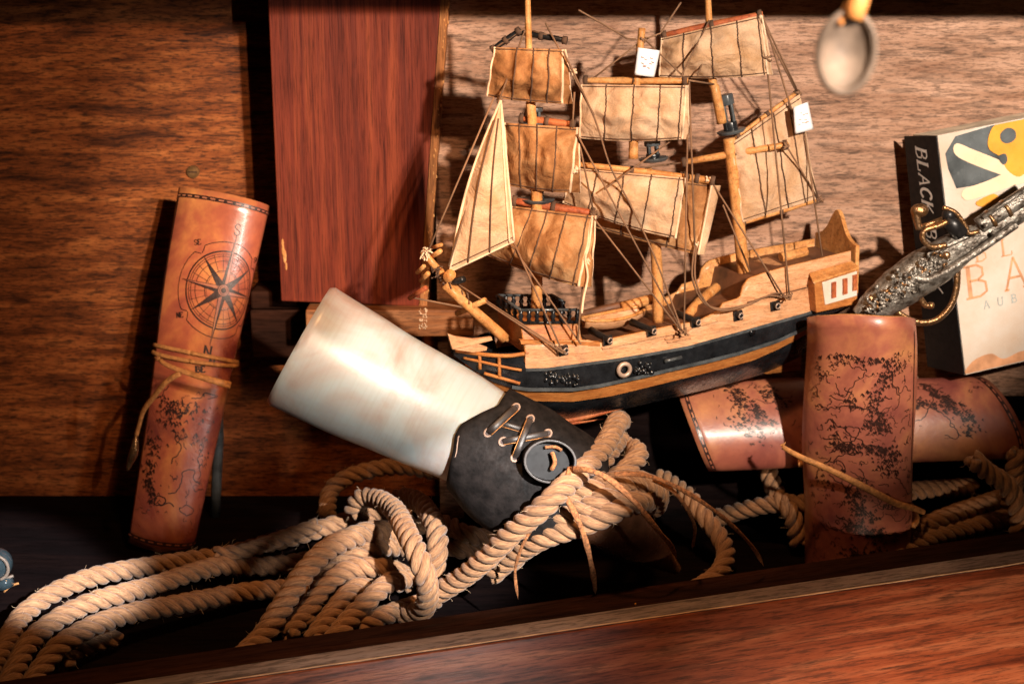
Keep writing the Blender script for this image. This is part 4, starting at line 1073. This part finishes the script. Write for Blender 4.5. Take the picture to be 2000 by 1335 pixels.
# bowsprit
bs = thing('bowsprit', '', '', (0, 0, 0)); del bs['label']; del bs['category']; bs.location = S(985, 660, 0)-Vector(ship.location); bs.parent = ship
mb = MB()
mb.tube([S(986, 661, 0), S(975, 650, 0), S(895, 580, 0), S(868, 555, 0)], lambda s: .0042-.0008*s, M_pine, 14)
mb.tube([S(978, 655, 0), S(992, 664, 0)], .0018, M_pine, 10)
mb.tube([S(905, 578, .003), S(850, 520, .003), S(825, 490, .003)], lambda s: .0034-.001*s, M_pine, 12)
mb.build('spar', bs)
mb = MB()
for (x0, y0, x1, y1, r_, m_) in ((892, 612, 948, 586, .0022, M_pine), (800, 582, 832, 562, .0018, M_redyard), (868, 548, 880, 536, .004, M_pine), (868, 556, 905, 545, .0025, M_iron), (838, 505, 860, 490, .0018, M_pine), (842, 484, 862, 478, .0014, M_pine), (815, 532, 828, 520, .0016, M_pine), (822, 548, 836, 534, .0018, M_pine)):
    mb.tube([S(x0, y0, .012), S(x1, y1, -.012)], r_, m_, 10)
mb.build('cross_spar', bs)
mb = MB(); rr_ = random.Random(9)
for (cx, cy, k) in ((868, 550, 16), (832, 498, 14), (852, 535, 10), (905, 580, 6)):
    for i in range(k):
        p = S(cx+rr_.uniform(-10, 10), cy+rr_.uniform(-9, 9), rr_.uniform(-.004, .004)); q_ = S(cx+rr_.uniform(-14, 14), cy+rr_.uniform(-14, 14), rr_.uniform(-.006, .006))
        mb.tube(catmull([p, p.lerp(q_, .5)+Vector((0, 0, .002)), q_], .002), .0006, M_thread if cx > 840 else M_hem, 5)
mb.build('lashing', bs)

# masts
def mast(name, segs):
    mo = MB()
    for (pts, r_, m_) in segs: mo.tube(catmull([S(x, y, o_) for x, y, o_ in pts], .006), r_, m_, 14)
    return mo.build(name, ship)
mast('mast', [([(1048, 600, 0), (1049, 480, 0), (1048, 365, 0)], .0042, M_pine), ([(1047, 385, 0), (1040, 250, 0), (1036, 200, 0)], .0036, M_pine), ([(1036, 215, 0), (1033, 100, 0), (1030, -20, 0)], lambda s: .0030-.001*s, M_pine)])
mast('mast', [([(1286, 628, 0), (1281, 490, 0), (1262, 330, 0)], .0043, M_pine), ([(1237, 310, -.004), (1240, 200, -.002), (1254, 55, 0)], lambda s: .0036-.001*s, M_pine)])
mast('mast', [([(1453, 540, 0), (1440, 410, 0), (1424, 270, 0)], .0048, M_pine), ([(1410, 240, 0), (1396, 170, 0), (1390, 150, .004), (1382, -20, .006)], lambda s: .0040-.0018*s, M_pine)])
# tops
def top(name, x, y, o_, rx, h, tilt_):
    m_ = MB(); c = S(x, y, o_); up = Vector((tilt_, 0, 1)).normalized()
    for k in range(4):
        a = k*PI/2+.5; b_ = c + (A_DIR*math.cos(a)+N_DIR*math.sin(a))*.0042
        m_.tube([b_, b_+up*h], .0014, M_grey, 6)
    m_.tube([c+up*h*.75, c+up*h*1.05], .0062, M_grey, 12); m_.tube([c-up*.0005, c+up*h*.25], .0055, M_black, 12)
    m_.tube([c-up*.0026, c], lambda s: rx*(.85+.15*s), M_grey, 20)
    return m_.build(name, ship, bevel=.0004)
top('masthead_top', 1428, 254, 0, .0115, .026, -.22)
top('masthead_top', 1276, 308, 0, .0115, .012, -.1)
top('masthead_top', 1050, 388, .006, .013, .008, 0); top('masthead_top', 1044, 238, .008, .012, .010, 0)
# yards
def yard(x0, y0, o0, x1, y1, o1, r_, m_):
    mo = MB(); a, b = So(x0, y0, o0), So(x1, y1, o1)
    mo.tube([a.lerp(b, i/8) for i in range(9)], lambda s: r_*(.75+.25*math.sin(PI*s)), m_, 10)
    for k in (0.03, .5, .97):
        c = a.lerp(b, k); dd = (b-a).normalized()
        mo.tube([c-dd*.0016, c+dd*.0016], r_*1.35, M_thread, 8)
    mo.build('yard', ship)
yard(1008, 62, .02, 1106, 79, -.03, .0022, M_iron); yard(962, 97, .035, 1014, 60, .01, .0022, M_iron)
yard(1016, 231, .02, 1122, 244, -.035, .0029, M_redyard); yard(1000, 392, .025, 1162, 417, -.045, .0032, M_redyard)
yard(1138, 157, .045, 1344, 158, -.045, .0027, M_pine); yard(1122, 320, .048, 1348, 346, -.048, .0026, M_pine); yard(1330, 345, -.02, 1394, 354, -.052, .003, M_pine)
yard(1292, 70, .05, 1490, 27, -.04, .0026, M_redyard); yard(1330, 318, .04, 1540, 282, -.045, .0029, M_pine)
yard(1446, 436, 0, 1600, 389, -.002, .0023, M_pine); yard(1437, 268, 0, 1560, 178, -.002, .0018, M_pine)
# sails
def sail(tl, tr, br, bl, bulge, mat, seams, curl=.0, skirt=0.0, seed=0, hem=(1, 1, 1, 1), nu=34, nv=26):
    """corners (px,py,off); bulge towards the viewer in metres"""
    rs = random.Random(seed)
    def pt(u, v, lift=0.0):
        uu_ = min(u, 1.0)
        q_ = [(tl[i]*(1-uu_)+tr[i]*uu_)*(1-v) + (bl[i]*(1-uu_)+br[i]*uu_)*v for i in range(3)]
        x, y, o_ = q_
        y += 5*math.sin(PI*uu_)*v*skirt
        o_ -= .006 + 2.8*bulge*math.sin(PI*min(1, max(0, uu_*.9+.05)))*math.sin(PI*(v*.85+.08)) + lift
        o_ += .0055*noise.noise(Vector((u*4+seed*3.1, v*4, seed))) + .0058*noise.noise(Vector((u*9+seed, v*6-u*3, seed))) + .0034*math.sin(u*9+v*3+seed)*v
        o_ -= .0075*abs(math.sin(PI*u/.25))*math.sin(PI*(.15+.8*v))
        x += 2.2*noise.noise(Vector((v*4, seed, u*3)))
        if u > 1:
            s = (u-1)/.12; x += curl*math.sin(s*PI*.62)*(.25+.75*v); o_ += .010*s*(.3+v)
        return So(x, y, o_)
    m_ = MB(); umax = 1.12 if curl else 1.0
    m_.grid(lambda u, v: pt(u*umax, v), nu, nv, mat)
    th_ = .0007
    for k in seams:
        pts = [pt(k+.007*noise.noise(Vector((j*.9, k*9, seed))), j/44, .0009) for j in range(45)]
        m_.tube(pts, .00058, M_thread, 5)
    for j in (0.035, .965) if seams else ():
        pts = [pt(i/50, j, .0009+.0002*math.sin(i*2.2)) for i in range(51)]; m_.tube(pts, .0004, M_thread, 5)
    if hem[1]: m_.tube([pt(1.0, j/30, .0006) for j in range(31)], .0011, M_hem, 7)
    if hem[3]: m_.tube([pt(0.0, j/30, .0004) for j in range(31)], .0008, M_hem, 7)
    if curl: m_.tube([pt(1.12, j/30, 0) for j in range(31)], .0008, M_hem, 6)
    return m_.build('sail', ship)
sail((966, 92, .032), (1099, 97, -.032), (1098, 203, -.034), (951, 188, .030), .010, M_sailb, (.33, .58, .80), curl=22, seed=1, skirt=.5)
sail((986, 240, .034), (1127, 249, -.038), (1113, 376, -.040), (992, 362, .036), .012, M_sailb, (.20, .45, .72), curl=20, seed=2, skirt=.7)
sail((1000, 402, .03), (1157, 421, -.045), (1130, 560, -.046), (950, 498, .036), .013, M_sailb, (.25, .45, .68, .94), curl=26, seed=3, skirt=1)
sail((1136, 165, .045), (1340, 167, -.046), (1332, 272, -.048), (1132, 270, .043), .011, M_sail, (.24, .50, .755, .96), curl=14, seed=4, skirt=1)
sail((1120, 328, .045), (1338, 347, -.042), (1319, 466, -.044), (1100, 396, .040), .012, M_sail, (.22, .46, .70, .95), curl=0, seed=5, skirt=1.5)
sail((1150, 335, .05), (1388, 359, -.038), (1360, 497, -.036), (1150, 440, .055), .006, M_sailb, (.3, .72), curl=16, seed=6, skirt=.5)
sail((1292, 75, .048), (1485, 30, -.040), (1500, 146, -.042), (1288, 150, .046), .010, M_sail, (.22, .50, .76, .97), curl=9, seed=7, skirt=1)
sail((1428, 280, 0), (1562, 184, -.004), (1596, 388, -.003), (1452, 434, 0), .004, M_sail, (.30, .62, .84), curl=0, seed=8, hem=(0, 0, 0, 1))
# jib: three-cornered
m_ = MB()
def jp(u, v, lift=0):
    a = (978, 196, 0); b_ = (879, 530, .004); c = (1004, 471, -.010)
    x, y, o_ = [a[i]*(1-v) + (b_[i]*(1-u)+c[i]*u)*v for i in range(3)]
    x += 15*math.sin(PI*v)*(1-u)*(-1) ; o_ -= .010*math.sin(PI*u)*math.sin(PI*v) + lift + .001*noise.noise(Vector((u*5, v*6, 3)))
    return S(x, y, o_-.012)
m_.grid(lambda u, v: jp(u, v), 20, 40, M_sail)
for k in (.28, .62): m_.tube([jp(k, .12+.88*j/40, .0009) for j in range(41)], .0006, M_thread, 5)
m_.tube([jp(i/20, .97, .0008) for i in range(21)], .0005, M_thread, 5)
for k in (0, 1): m_.tube([jp(k, j/40, .0004) for j in range(41)], .0010, M_hem, 7)
m_.tube([jp(.93, .06+.94*j/40, .0012) for j in range(41)], .0007, M_hem, 6)
m_.tube([jp(i/20, 1, .0004) for i in range(21)], .0009, M_hem, 7)
m_.build('sail', ship)
# loose curled clew of the main course, bright side out
m_ = MB()
m_.grid(lambda u, v: So(1390-26*v+18*math.sin(PI*u)*(1-.3*v), 362+135*v, -.05-.006*math.cos(PI*u)), 8, 20, M_sail)
m_.tube([So(1390-26*v/20, 362+135*v/20, -.057) for v in range(21)], .0010, M_hem, 6)
m_.build('sail_edge', ship)
# small knots at the leech of sails
rr_ = random.Random(2)
for (cx, cy) in ((1147, 510), (1122, 330), (1118, 140), (1338, 240), (1500, 115), (1386, 352), (1362, 480), (1258, 76), (1336, 648), (1160, 418), (1558, 182), (1600, 388), (1536, 283), (1540, 580), (975, 192)):
    m_ = MB()
    for k in range(7):
        p = So(cx+rr_.uniform(-6, 6), cy+rr_.uniform(-6, 6), -.05 if cx not in (1258, 1558, 1600, 975) else -.006); q_ = So(cx+rr_.uniform(-9, 9), cy+rr_.uniform(-9, 9), -.052 if cx not in (1258, 1558, 1600, 975) else -.004)
        m_.tube(catmull([p, p.lerp(q_, .5)-N_DIR*.001, q_], .002), .0007, M_hem if cx in (1147, 1122, 1118, 1338, 1386, 1362) else M_rig, 5)
    m_.build('knot', ship)
# rigging
def rig(pts, r_=.00075, m_=None, sag=0.0):
    if 3 <= len(pts) <= 5 and any(p_[1] > 110 for p_ in pts): pts = [pts[0], pts[-1]]
    mo = MB(); ps = [So(*p_) for p_ in pts]
    if len(ps) == 2: ps = [ps[0], ps[0].lerp(ps[1], .5)-Vector((0, 0, sag)), ps[1]]
    path = catmull(ps, .004) if len(pts) >= 6 else [a.lerp(b, i/4) for a, b in zip(ps[:-1], ps[1:]) for i in range(4)] + [ps[-1]] if len(pts) > 2 or sag else [ps[0], ps[0].lerp(ps[-1], .5), ps[-1]]
    mo.tube(path, r_, m_ or M_rig, 6); mo.build('rigging_line', ship)
n_ = -.055
for pts in (
  [(1065, 45, -.02), (1100, 102, n_), (1122, 180, n_), (1160, 225, n_)], [(1100, 100, n_), (1160, 228, n_), (1192, 325, n_), (1234, 405, n_), (1280, 505, -.055), (1333, 648, -.045)],
  [(1127, 262, n_), (1196, 400, n_), (1240, 470, n_), (1280, 548, n_), (1334, 650, -.045)], [(1158, 424, n_), (1207, 523, n_), (1278, 568, -.05), (1335, 652, -.045)],
  [(1122, 180, n_), (1118, 250, n_)], [(1128, 262, -.05), (1150, 350, -.052), (1160, 418, -.05)], [(965, 190, -.01), (938, 270, -.008), (869, 400, 0), (840, 470, 0), (832, 500, 0)],
  [(976, 196, -.02), (935, 300, -.02), (876, 520, -.02)], [(1025, 60, .0), (1000, 110, -.012), (975, 196, -.02)], [(1033, 50, 0), (962, 97, .03)], [(1040, 60, 0), (1106, 82, -.03)],
  [(1258, 76, -.002), (1200, 120, .02), (1150, 160, .04)], [(1258, 76, -.004), (1300, 115, -.03), (1342, 156, -.046)], [(1258, 78, 0), (1225, 76, .0), (1200, 60, 0), (1130, 20, 0)], [(1258, 78, 0), (1290, 65, 0), (1330, 5, 0)],
  [(1346, 160, -.05), (1352, 300, -.055), (1348, 400, -.055), (1357, 480, -.055)], [(1343, 250, -.05), (1350, 380, -.055), (1340, 520, -.05), (1336, 648, -.045)],
  [(1385, 40, 0), (1355, 90, -.03), (1330, 150, -.05)], [(1487, 30, -.042), (1500, 110, -.045), (1560, 182, -.005)], [(1490, 30, -.042), (1510, 130, -.045), (1545, 230, -.04), (1575, 330, -.02), (1598, 386, -.004)],
  [(1560, 182, -.008), (1580, 290, -.02), (1602, 388, -.03), (1606, 500, -.035)], [(1500, 145, -.045), (1515, 220, -.045), (1530, 288, -.047), (1536, 450, -.045), (1542, 580, -.042)],
  [(1537, 286, -.046), (1570, 345, -.03), (1600, 392, -.004)], [(1392, 358, -.055), (1440, 460, -.05), (1480, 530, -.046), (1530, 578, -.044)],
  [(1357, 480, -.055), (1352, 540, -.055), (1370, 585, -.05), (1400, 602, -.048), (1450, 597, -.046), (1500, 578, -.044), (1540, 582, -.044)], [(1360, 480, -.055), (1358, 545, -.055), (1380, 592, -.05), (1410, 606, -.048), (1455, 598, -.046), (1515, 572, -.044), (1542, 584, -.044)],
  [(895, 555, 0), (945, 590, -.01), (1005, 622, -.03), (1060, 655, -.04), (1100, 690, -.045)], [(948, 586, -.012), (1005, 622, -.03), (1070, 668, -.04), (1105, 688, -.045)],
  [(1003, 472, -.024), (1000, 560, -.025), (1010, 615, -.03), (1060, 660, -.04), (1100, 690, -.044)], [(1000, 480, -.02), (1020, 540, -.02), (1050, 610, -.03), (1090, 650, -.04), (1135, 672, -.044)],
  [(1150, 430, -.05), (1142, 540, -.05), (1135, 610, -.05), (1128, 665, -.045)], [(1395, 60, 0), (1380, 100, -.03), (1362, 150, -.03)], [(1412, 400, -.02), (1450, 480, -.02), (1465, 530, -.02)],
  [(1330, 318, .04), (1300, 330, .03), (1240, 330, 0)], [(1345, 157, -.05), (1392, 160, -.01), (1397, 165, 0)], [(1180, 370, -.05), (1250, 330, -.04), (1345, 250, -.02)], [(800, 580, .01), (850, 590, 0), (905, 600, 0)],
  [(1556, 180, .01), (1500, 140, .02), (1480, 30, .01)]):
    rig(pts, .00072)
rig([(1157, 424, -.054), (1150, 480, -.056), (1143, 505, -.056), (1148, 540, -.056), (1140, 580, -.056), (1136, 612, -.056)], .0009, M_hem)
# paper tags
for q_, off in ((((1246, 93), (1289, 99), (1278, 151), (1239, 146)), -.010), (((1549, 210), (1578, 199), (1589, 252), (1553, 262)), -.02)):
    m_ = MB(); xs, ys = [p_[0] for p_ in q_], [p_[1] for p_ in q_]
    def tg(u, v, l=0):
        x = (xs[0]*(1-u)+xs[1]*u)*(1-v)+(xs[3]*(1-u)+xs[2]*u)*v; y = (ys[0]*(1-u)+ys[1]*u)*(1-v)+(ys[3]*(1-u)+ys[2]*u)*v
        return S(x, y, off-.003*math.sin(PI*u)-l-.001*math.sin(v*4))
    m_.grid(tg, 10, 10, M_paper)
    for k in range(9):
        u0, v0 = .15+.6*rr_.random(), .2+.5*rr_.random(); m_.tube([tg(u0, v0, .0004), tg(u0+.12, v0+.02, .0004)], .0003, M_tagink, 4)
    m_.build('paper_tag', ship, solid=.0003)

# ================================================================== BOOK
BY = 1.125
TLc = P(1829, 265, BY); BLc = P(1884, 732, BY-.012)
dv = BLc-TLc; Hb = dv.length; dv.normalize()
rv = Vector((1, .22, .245)); rv -= dv*rv.dot(dv); rv.normalize()
nv_ = dv.cross(rv); nv_ = -nv_ if nv_.y > 0 else nv_   # out of the cover, to the camera
nv_.normalize(); TB = .042
bk = thing('hardback_book', 'hardback book with black spine and skull and crossed bones on its glossy cream cover', 'book', BLc)
Wb = .135
mb = MB(); c = [TLc, TLc+rv*Wb, BLc+rv*Wb, BLc]
mb.slab([p_-nv_*.0020 for p_ in c], -nv_*(TB-.004), M_pages)
mb.build('page_block', bk, smooth=False)
mb = MB(); mb.slab([p_ for p_ in c], -nv_*.0018, M_cream); mb.build('front_cover', bk, smooth=False)
spv = Vector((-.16, TB/TB, 0)); 
sb = [TLc-rv*.0005, BLc-rv*.0005]; bkv = -nv_*TB + (-rv)*.0065
mb = MB(); mb.slab([sb[0], sb[0]+bkv, sb[1]+bkv*1.15, sb[1]], rv*.0015, M_spine)
spo = mb.build('spine', bk, smooth=False)
sn = (bkv.cross(dv)).normalized(); sn = -sn if sn.x > 0 else sn
bl = bkv.length; bh = bkv.normalized()
def spf(x, y, k=1): return sb[0] + bh*(bl*.5 + x) + dv*y + sn*(.0004*k)
mb = MB()
# title runs down the spine: letters upright across, rotated a quarter turn
def spine_text(x, y, k=1): return spf(y, x, k)
cx = .010
mb2 = mb
def st(a, b, k=1): return spf(b, a, k)
text_on(mb, st, 'BLACK BARTY'.replace(' ', ' '), .008, .0066, .0135, M_whitel, .13, sp=1.0, shear=.22, aspect=.72)
mb.build('spine_title', bk)
def cvf(x, y, k=1): return TLc + rv*x + dv*y + nv_*(.0003*k)
def px2c(px, py):
    d = ray(px, py); n = nv_; p = d*(TLc.dot(n)/d.dot(n)) - TLc; return (p.dot(rv), p.dot(dv))
def patch(mb, pxs, mat, k=1, smooth_=True):
    pts = [px2c(*p_) for p_ in pxs]
    if smooth_: pts = [(q_.x, q_.y) for q_ in catmull([Vector((a, b, 0)) for a, b in pts], .003, True)]
    pts = [(max(.0005, min(Wb-.0005, a)), min(Hb-.0008, max(.0008, b))) for a, b in pts]
    mb.poly([cvf(a, b, k) for a, b in pts], mat)
mb = MB()
patch(mb, [(1846, 300), (1866, 266), (1935, 240), (2060, 215), (2060, 330), (1990, 352), (1930, 358), (1868, 368), (1852, 330)], M_picbg, 1, False)
patch(mb, [(1868, 280), (1900, 292), (1950, 312), (2000, 335), (1990, 350), (1940, 336), (1880, 312), (1862, 296)], M_picpk, 2.2)
patch(mb, [(1880, 372), (1930, 352), (1990, 325), (2040, 305), (2050, 340), (1980, 362), (1910, 386), (1884, 390)], M_picpk, 2.6)
patch(mb, [(1932, 260), (1950, 238), (2000, 222), (2050, 225), (2060, 300), (2020, 320), (1990, 345), (1965, 330), (1955, 308), (1930, 290)], M_picor, 3.4)
patch(mb, [(1952, 262), (1965, 250), (1980, 254), (1982, 270), (1968, 280), (1955, 276)], M_picbg, 4.4)
patch(mb, [(2004, 290), (2014, 284), (2022, 296), (2012, 306)], M_picbg, 4.4)
patch(mb, [(1948, 306), (1962, 300), (1966, 314), (1958, 322)], M_picbg, 4.2)
mb.build('cover_picture', bk); mb = MB()
patch(mb, [(1886, 735), (1900, 705), (1935, 690), (1960, 700), (2000, 684), (2050, 690), (2050, 745), (1960, 740)], M_gold, 1.2)
mb.build('cover_landscape', bk); mb = MB()
patch(mb, [(1905, 395), (1940, 378), (1950, 392), (1920, 404)], M_picor, 3)
mb.build('cover_ornament', bk)
mb = MB()
def ctext(txt, px, py, h, mat, w, sp, asp=.8):
    a, b = px2c(px, py); text_on(mb, cvf, txt, a, b, h, mat, w, sp=sp, aspect=asp)
ctext('BLACK', 1905, 512, .0135, M_gold, .10, 1.9)
ctext('BARTY', 1888, 584, .026, M_gold, .10, 1.45)
ctext('AUBREY', 1922, 603, .0065, M_greyl, .16, 2.1)
mb.build('cover_title', bk)

# ================================================================== PISTOL
ps = thing('flintlock_pistol', 'ornate silver flintlock pistol resting against the book, barrel pointing up right', 'pistol', P(1710, 610, 1.07))
def Q(x, y, d=0.0): return P(x, y, 1.075+d)
mb = MB()
def blob(path, r, mat, sides=20, amp=.10, fr=170, flat=(1, .8)):
    b0 = len(mb.v); pth = catmull(path, .0016); mb.tube(pth, r, mat, sides, flat=flat, up=(0, 1, 0))
    for i in range(b0, len(mb.v)):
        v = mb.v[i]; mb.v[i] = v + Vector((noise.noise(v*fr), noise.noise(v*fr+Vector((9, 0, 0))), noise.noise(v*fr+Vector((0, 9, 0)))))*.0024*amp*10*.25
blob([Q(1684, 622), Q(1705, 600), Q(1745, 570), Q(1790, 538), Q(1835, 510), Q(1870, 485), Q(1910, 462)], lambda s: .0095+.0078*math.sin(PI*min(1, s*.95+.02)), M_silver)
mb.build('grip', ps)
mb = MB()
blob([Q(1880, 478), Q(1930, 450), Q(1985, 418), Q(2060, 375)], .0085, M_silver, amp=.05)
mb.build('fore_stock', ps)
mb = MB(); mb.tube(catmull([Q(1912, 442, -.002), Q(1960, 410, -.002), Q(2060, 345, -.002)], .005), .0068, M_silver, 18); mb.tube([Q(1920, 425, -.009), Q(2000, 372, -.009)], .0016, M_silver, 8)
for (x, y) in ((1935, 428), (1965, 408)): mb.tube([Q(x-3, y+2, -.002), Q(x+3, y-2, -.002)], .0078, M_brass, 18)
mb.build('barrel', ps)
mb = MB(); mb.tube(catmull([Q(1778, 540, -.012), Q(1810, 545, -.014), Q(1850, 528, -.015), Q(1910, 490, -.015), Q(1985, 438, -.013)], .003), .0032, M_silver, 10)
mb.slab([Q(1800, 520, -.013), Q(1840, 490, -.014), Q(1900, 462, -.014), Q(1930, 462, -.013), Q(1870, 505, -.014), Q(1820, 535, -.013)], Vector((0, .004, 0)), M_silver)
mb.build('lock_plate', ps, bevel=.0006)
mb = MB(); mb.tube(catmull([Q(1735, 588, -.002), Q(1755, 612, -.002), Q(1790, 629, -.002), Q(1826, 626, -.002), Q(1855, 600, -.002), Q(1868, 565, -.002), Q(1870, 525, -.002)], .003), .0024, M_brass, 10, flat=(1, 1.4)); mb.build('trigger_guard', ps)
mb = MB(); mb.tube(catmull([Q(1790, 556), Q(1796, 580), Q(1808, 596), Q(1818, 596)], .002), lambda s: .0034-.0012*s, M_brass, 10); mb.ball(Q(1818, 596), .0030, M_brass); mb.build('trigger', ps)
mb = MB()
mb.tube(catmull([Q(1848, 478, -.016), Q(1820, 482, -.017), Q(1803, 468, -.018), Q(1806, 450, -.018), Q(1835, 440, -.018), Q(1850, 432, -.018)], .002), .0022, M_brass, 10)
mb.tube(catmull([Q(1795, 448, -.018), Q(1790, 425, -.018), Q(1788, 412, -.018)], .002), lambda s: .0025+.001*s, M_brass, 10); mb.tube([Q(1792, 446, -.018), Q(1840, 428, -.018)], .0020, M_brass, 8)
mb.ball(Q(1796, 411, -.018), .0058, M_brass, 14, (1.2, .8, .9)); mb.build('hammer', ps)
mb = MB()
mb.tube(catmull([Q(1842, 405, -.012), Q(1866, 415, -.012), Q(1885, 440, -.012), Q(1893, 455, -.012), Q(1912, 452, -.012)], .002), .0018, M_brass, 8)
mb.ball(Q(1853, 420, -.01), .0052, M_iron, 14); mb.tube([Q(1845, 425, -.008), Q(1880, 455, -.008)], .007, M_iron, 12)
mb.build('frizzen', ps)
rr_ = random.Random(8)
for (x, y, r_) in ((1848, 498, .0046), (1795, 530, .0026), (1768, 538, .0028), (1926, 440, .0028), (1940, 455, .0026), (1832, 506, .002), (1700, 582, .004), (1725, 598, .003), (1752, 560, .0028), (1712, 560, .003), (1744, 540, .003), (1734, 575, .0034)):
    mb = MB(); mb.ball(Q(x, y, -.013), r_*.75, M_brass if r_ > .0033 else M_silver, 10); mb.build('grip_stud', ps)
mb = MB()
for k in range(150):
    s = rr_.random(); x = 1695+150*s+rr_.gauss(0, 7); y = 605-100*s+rr_.gauss(0, 9); a = rr_.random()*6
    mb.tube(catmull([Q(x, y, -.0135), Q(x+6*math.cos(a), y+6*math.sin(a), -.0148), Q(x+9*math.cos(a+.8), y+9*math.sin(a+.8), -.0128)], .0014), .0010, M_silver if rr_.random() < .88 else M_brass, 6)
mb.build('relief_ornament', ps)

# ================================================================== HANGING SPOON
sp = thing('hanging_spoon', 'round metal spoon on a wooden handle hanging in front of the wall above the book', 'spoon', P(1655, 90, .52))
SY = .52
mb = MB(); cS = P(1653, 103, SY)
ux, uz = Vector((1, 0, .0)), (P(1662, 20, SY)-P(1648, 180, SY)).normalized()
rx, rz = 52/F*SY*1.02, 74/F*SY*1.02
def bowl(side):
    def f(u, v):
        a = 2*PI*u; r = v; return cS + ux*(rx*r*math.cos(a)) + uz*(rz*r*math.sin(a)) + Vector((0, .004*(1-r*r)+side*.0016-(.0018 if r > .93 else 0), 0))
    return f
mb.grid(bowl(0), 48, 12, M_spoon); mb.grid(bowl(1), 48, 12, M_spoon)
mb.tube([cS + ux*(rx*math.cos(2*PI*i/40)) + uz*(rz*math.sin(2*PI*i/40)) for i in range(42)], .0014, M_spoon, 8, cap=False); mb.build('bowl', sp)
mb = MB(); mb.tube([P(1664, 36, SY), P(1674, 5, SY), P(1684, -60, SY)], lambda s: .0042, M_pine, 14); mb.build('handle', sp)
mb = MB(); mb.tube(catmull([P(1640, 48, SY), P(1650, 20, SY), P(1672, -40, SY)], .004), .0012, M_pine, 8); mb.build('cord', sp)

# ================================================================== GLASS BEAD AND THREAD, LEFT EDGE
gb = thing('glass_stopper', 'shiny dark glass stopper cut by the left edge of the picture', 'stopper', P(-5, 1130, 1.0))
mb = MB(); c = P(-8, 1100, 1.0); mb.ball(c, .0125, M_glass, 24); mb.tube([c+Vector((.004, 0, -.012)), c+Vector((.006, 0, -.019))], .007, M_glass, 14); mb.build('glass_knob', gb)
mb = MB(); mb.tube([c+(Vector((math.cos(a_), 0, math.sin(a_))))*.0100+Vector((.002, -.008, 0)) for a_ in [i*.25-1.3 for i in range(14)]], .0013, M_spoon, 8); mb.tube([c+Vector((.005, -.002, -.012)), c+Vector((.013, -.002, -.009))], .0012, M_spoon, 6); mb.build('metal_rim', gb)
mb = MB(); mb.tube(catmull([P(8, 1155, 1.0), P(20, 1144, 1.0), P(36, 1138, 1.0)], .002), .0009, M_cordt, 6)
tag(mb.build('loose_thread', loc=P(20, 1146, 1.0)), 'short orange loose thread near the left edge below the glass stopper', 'thread')
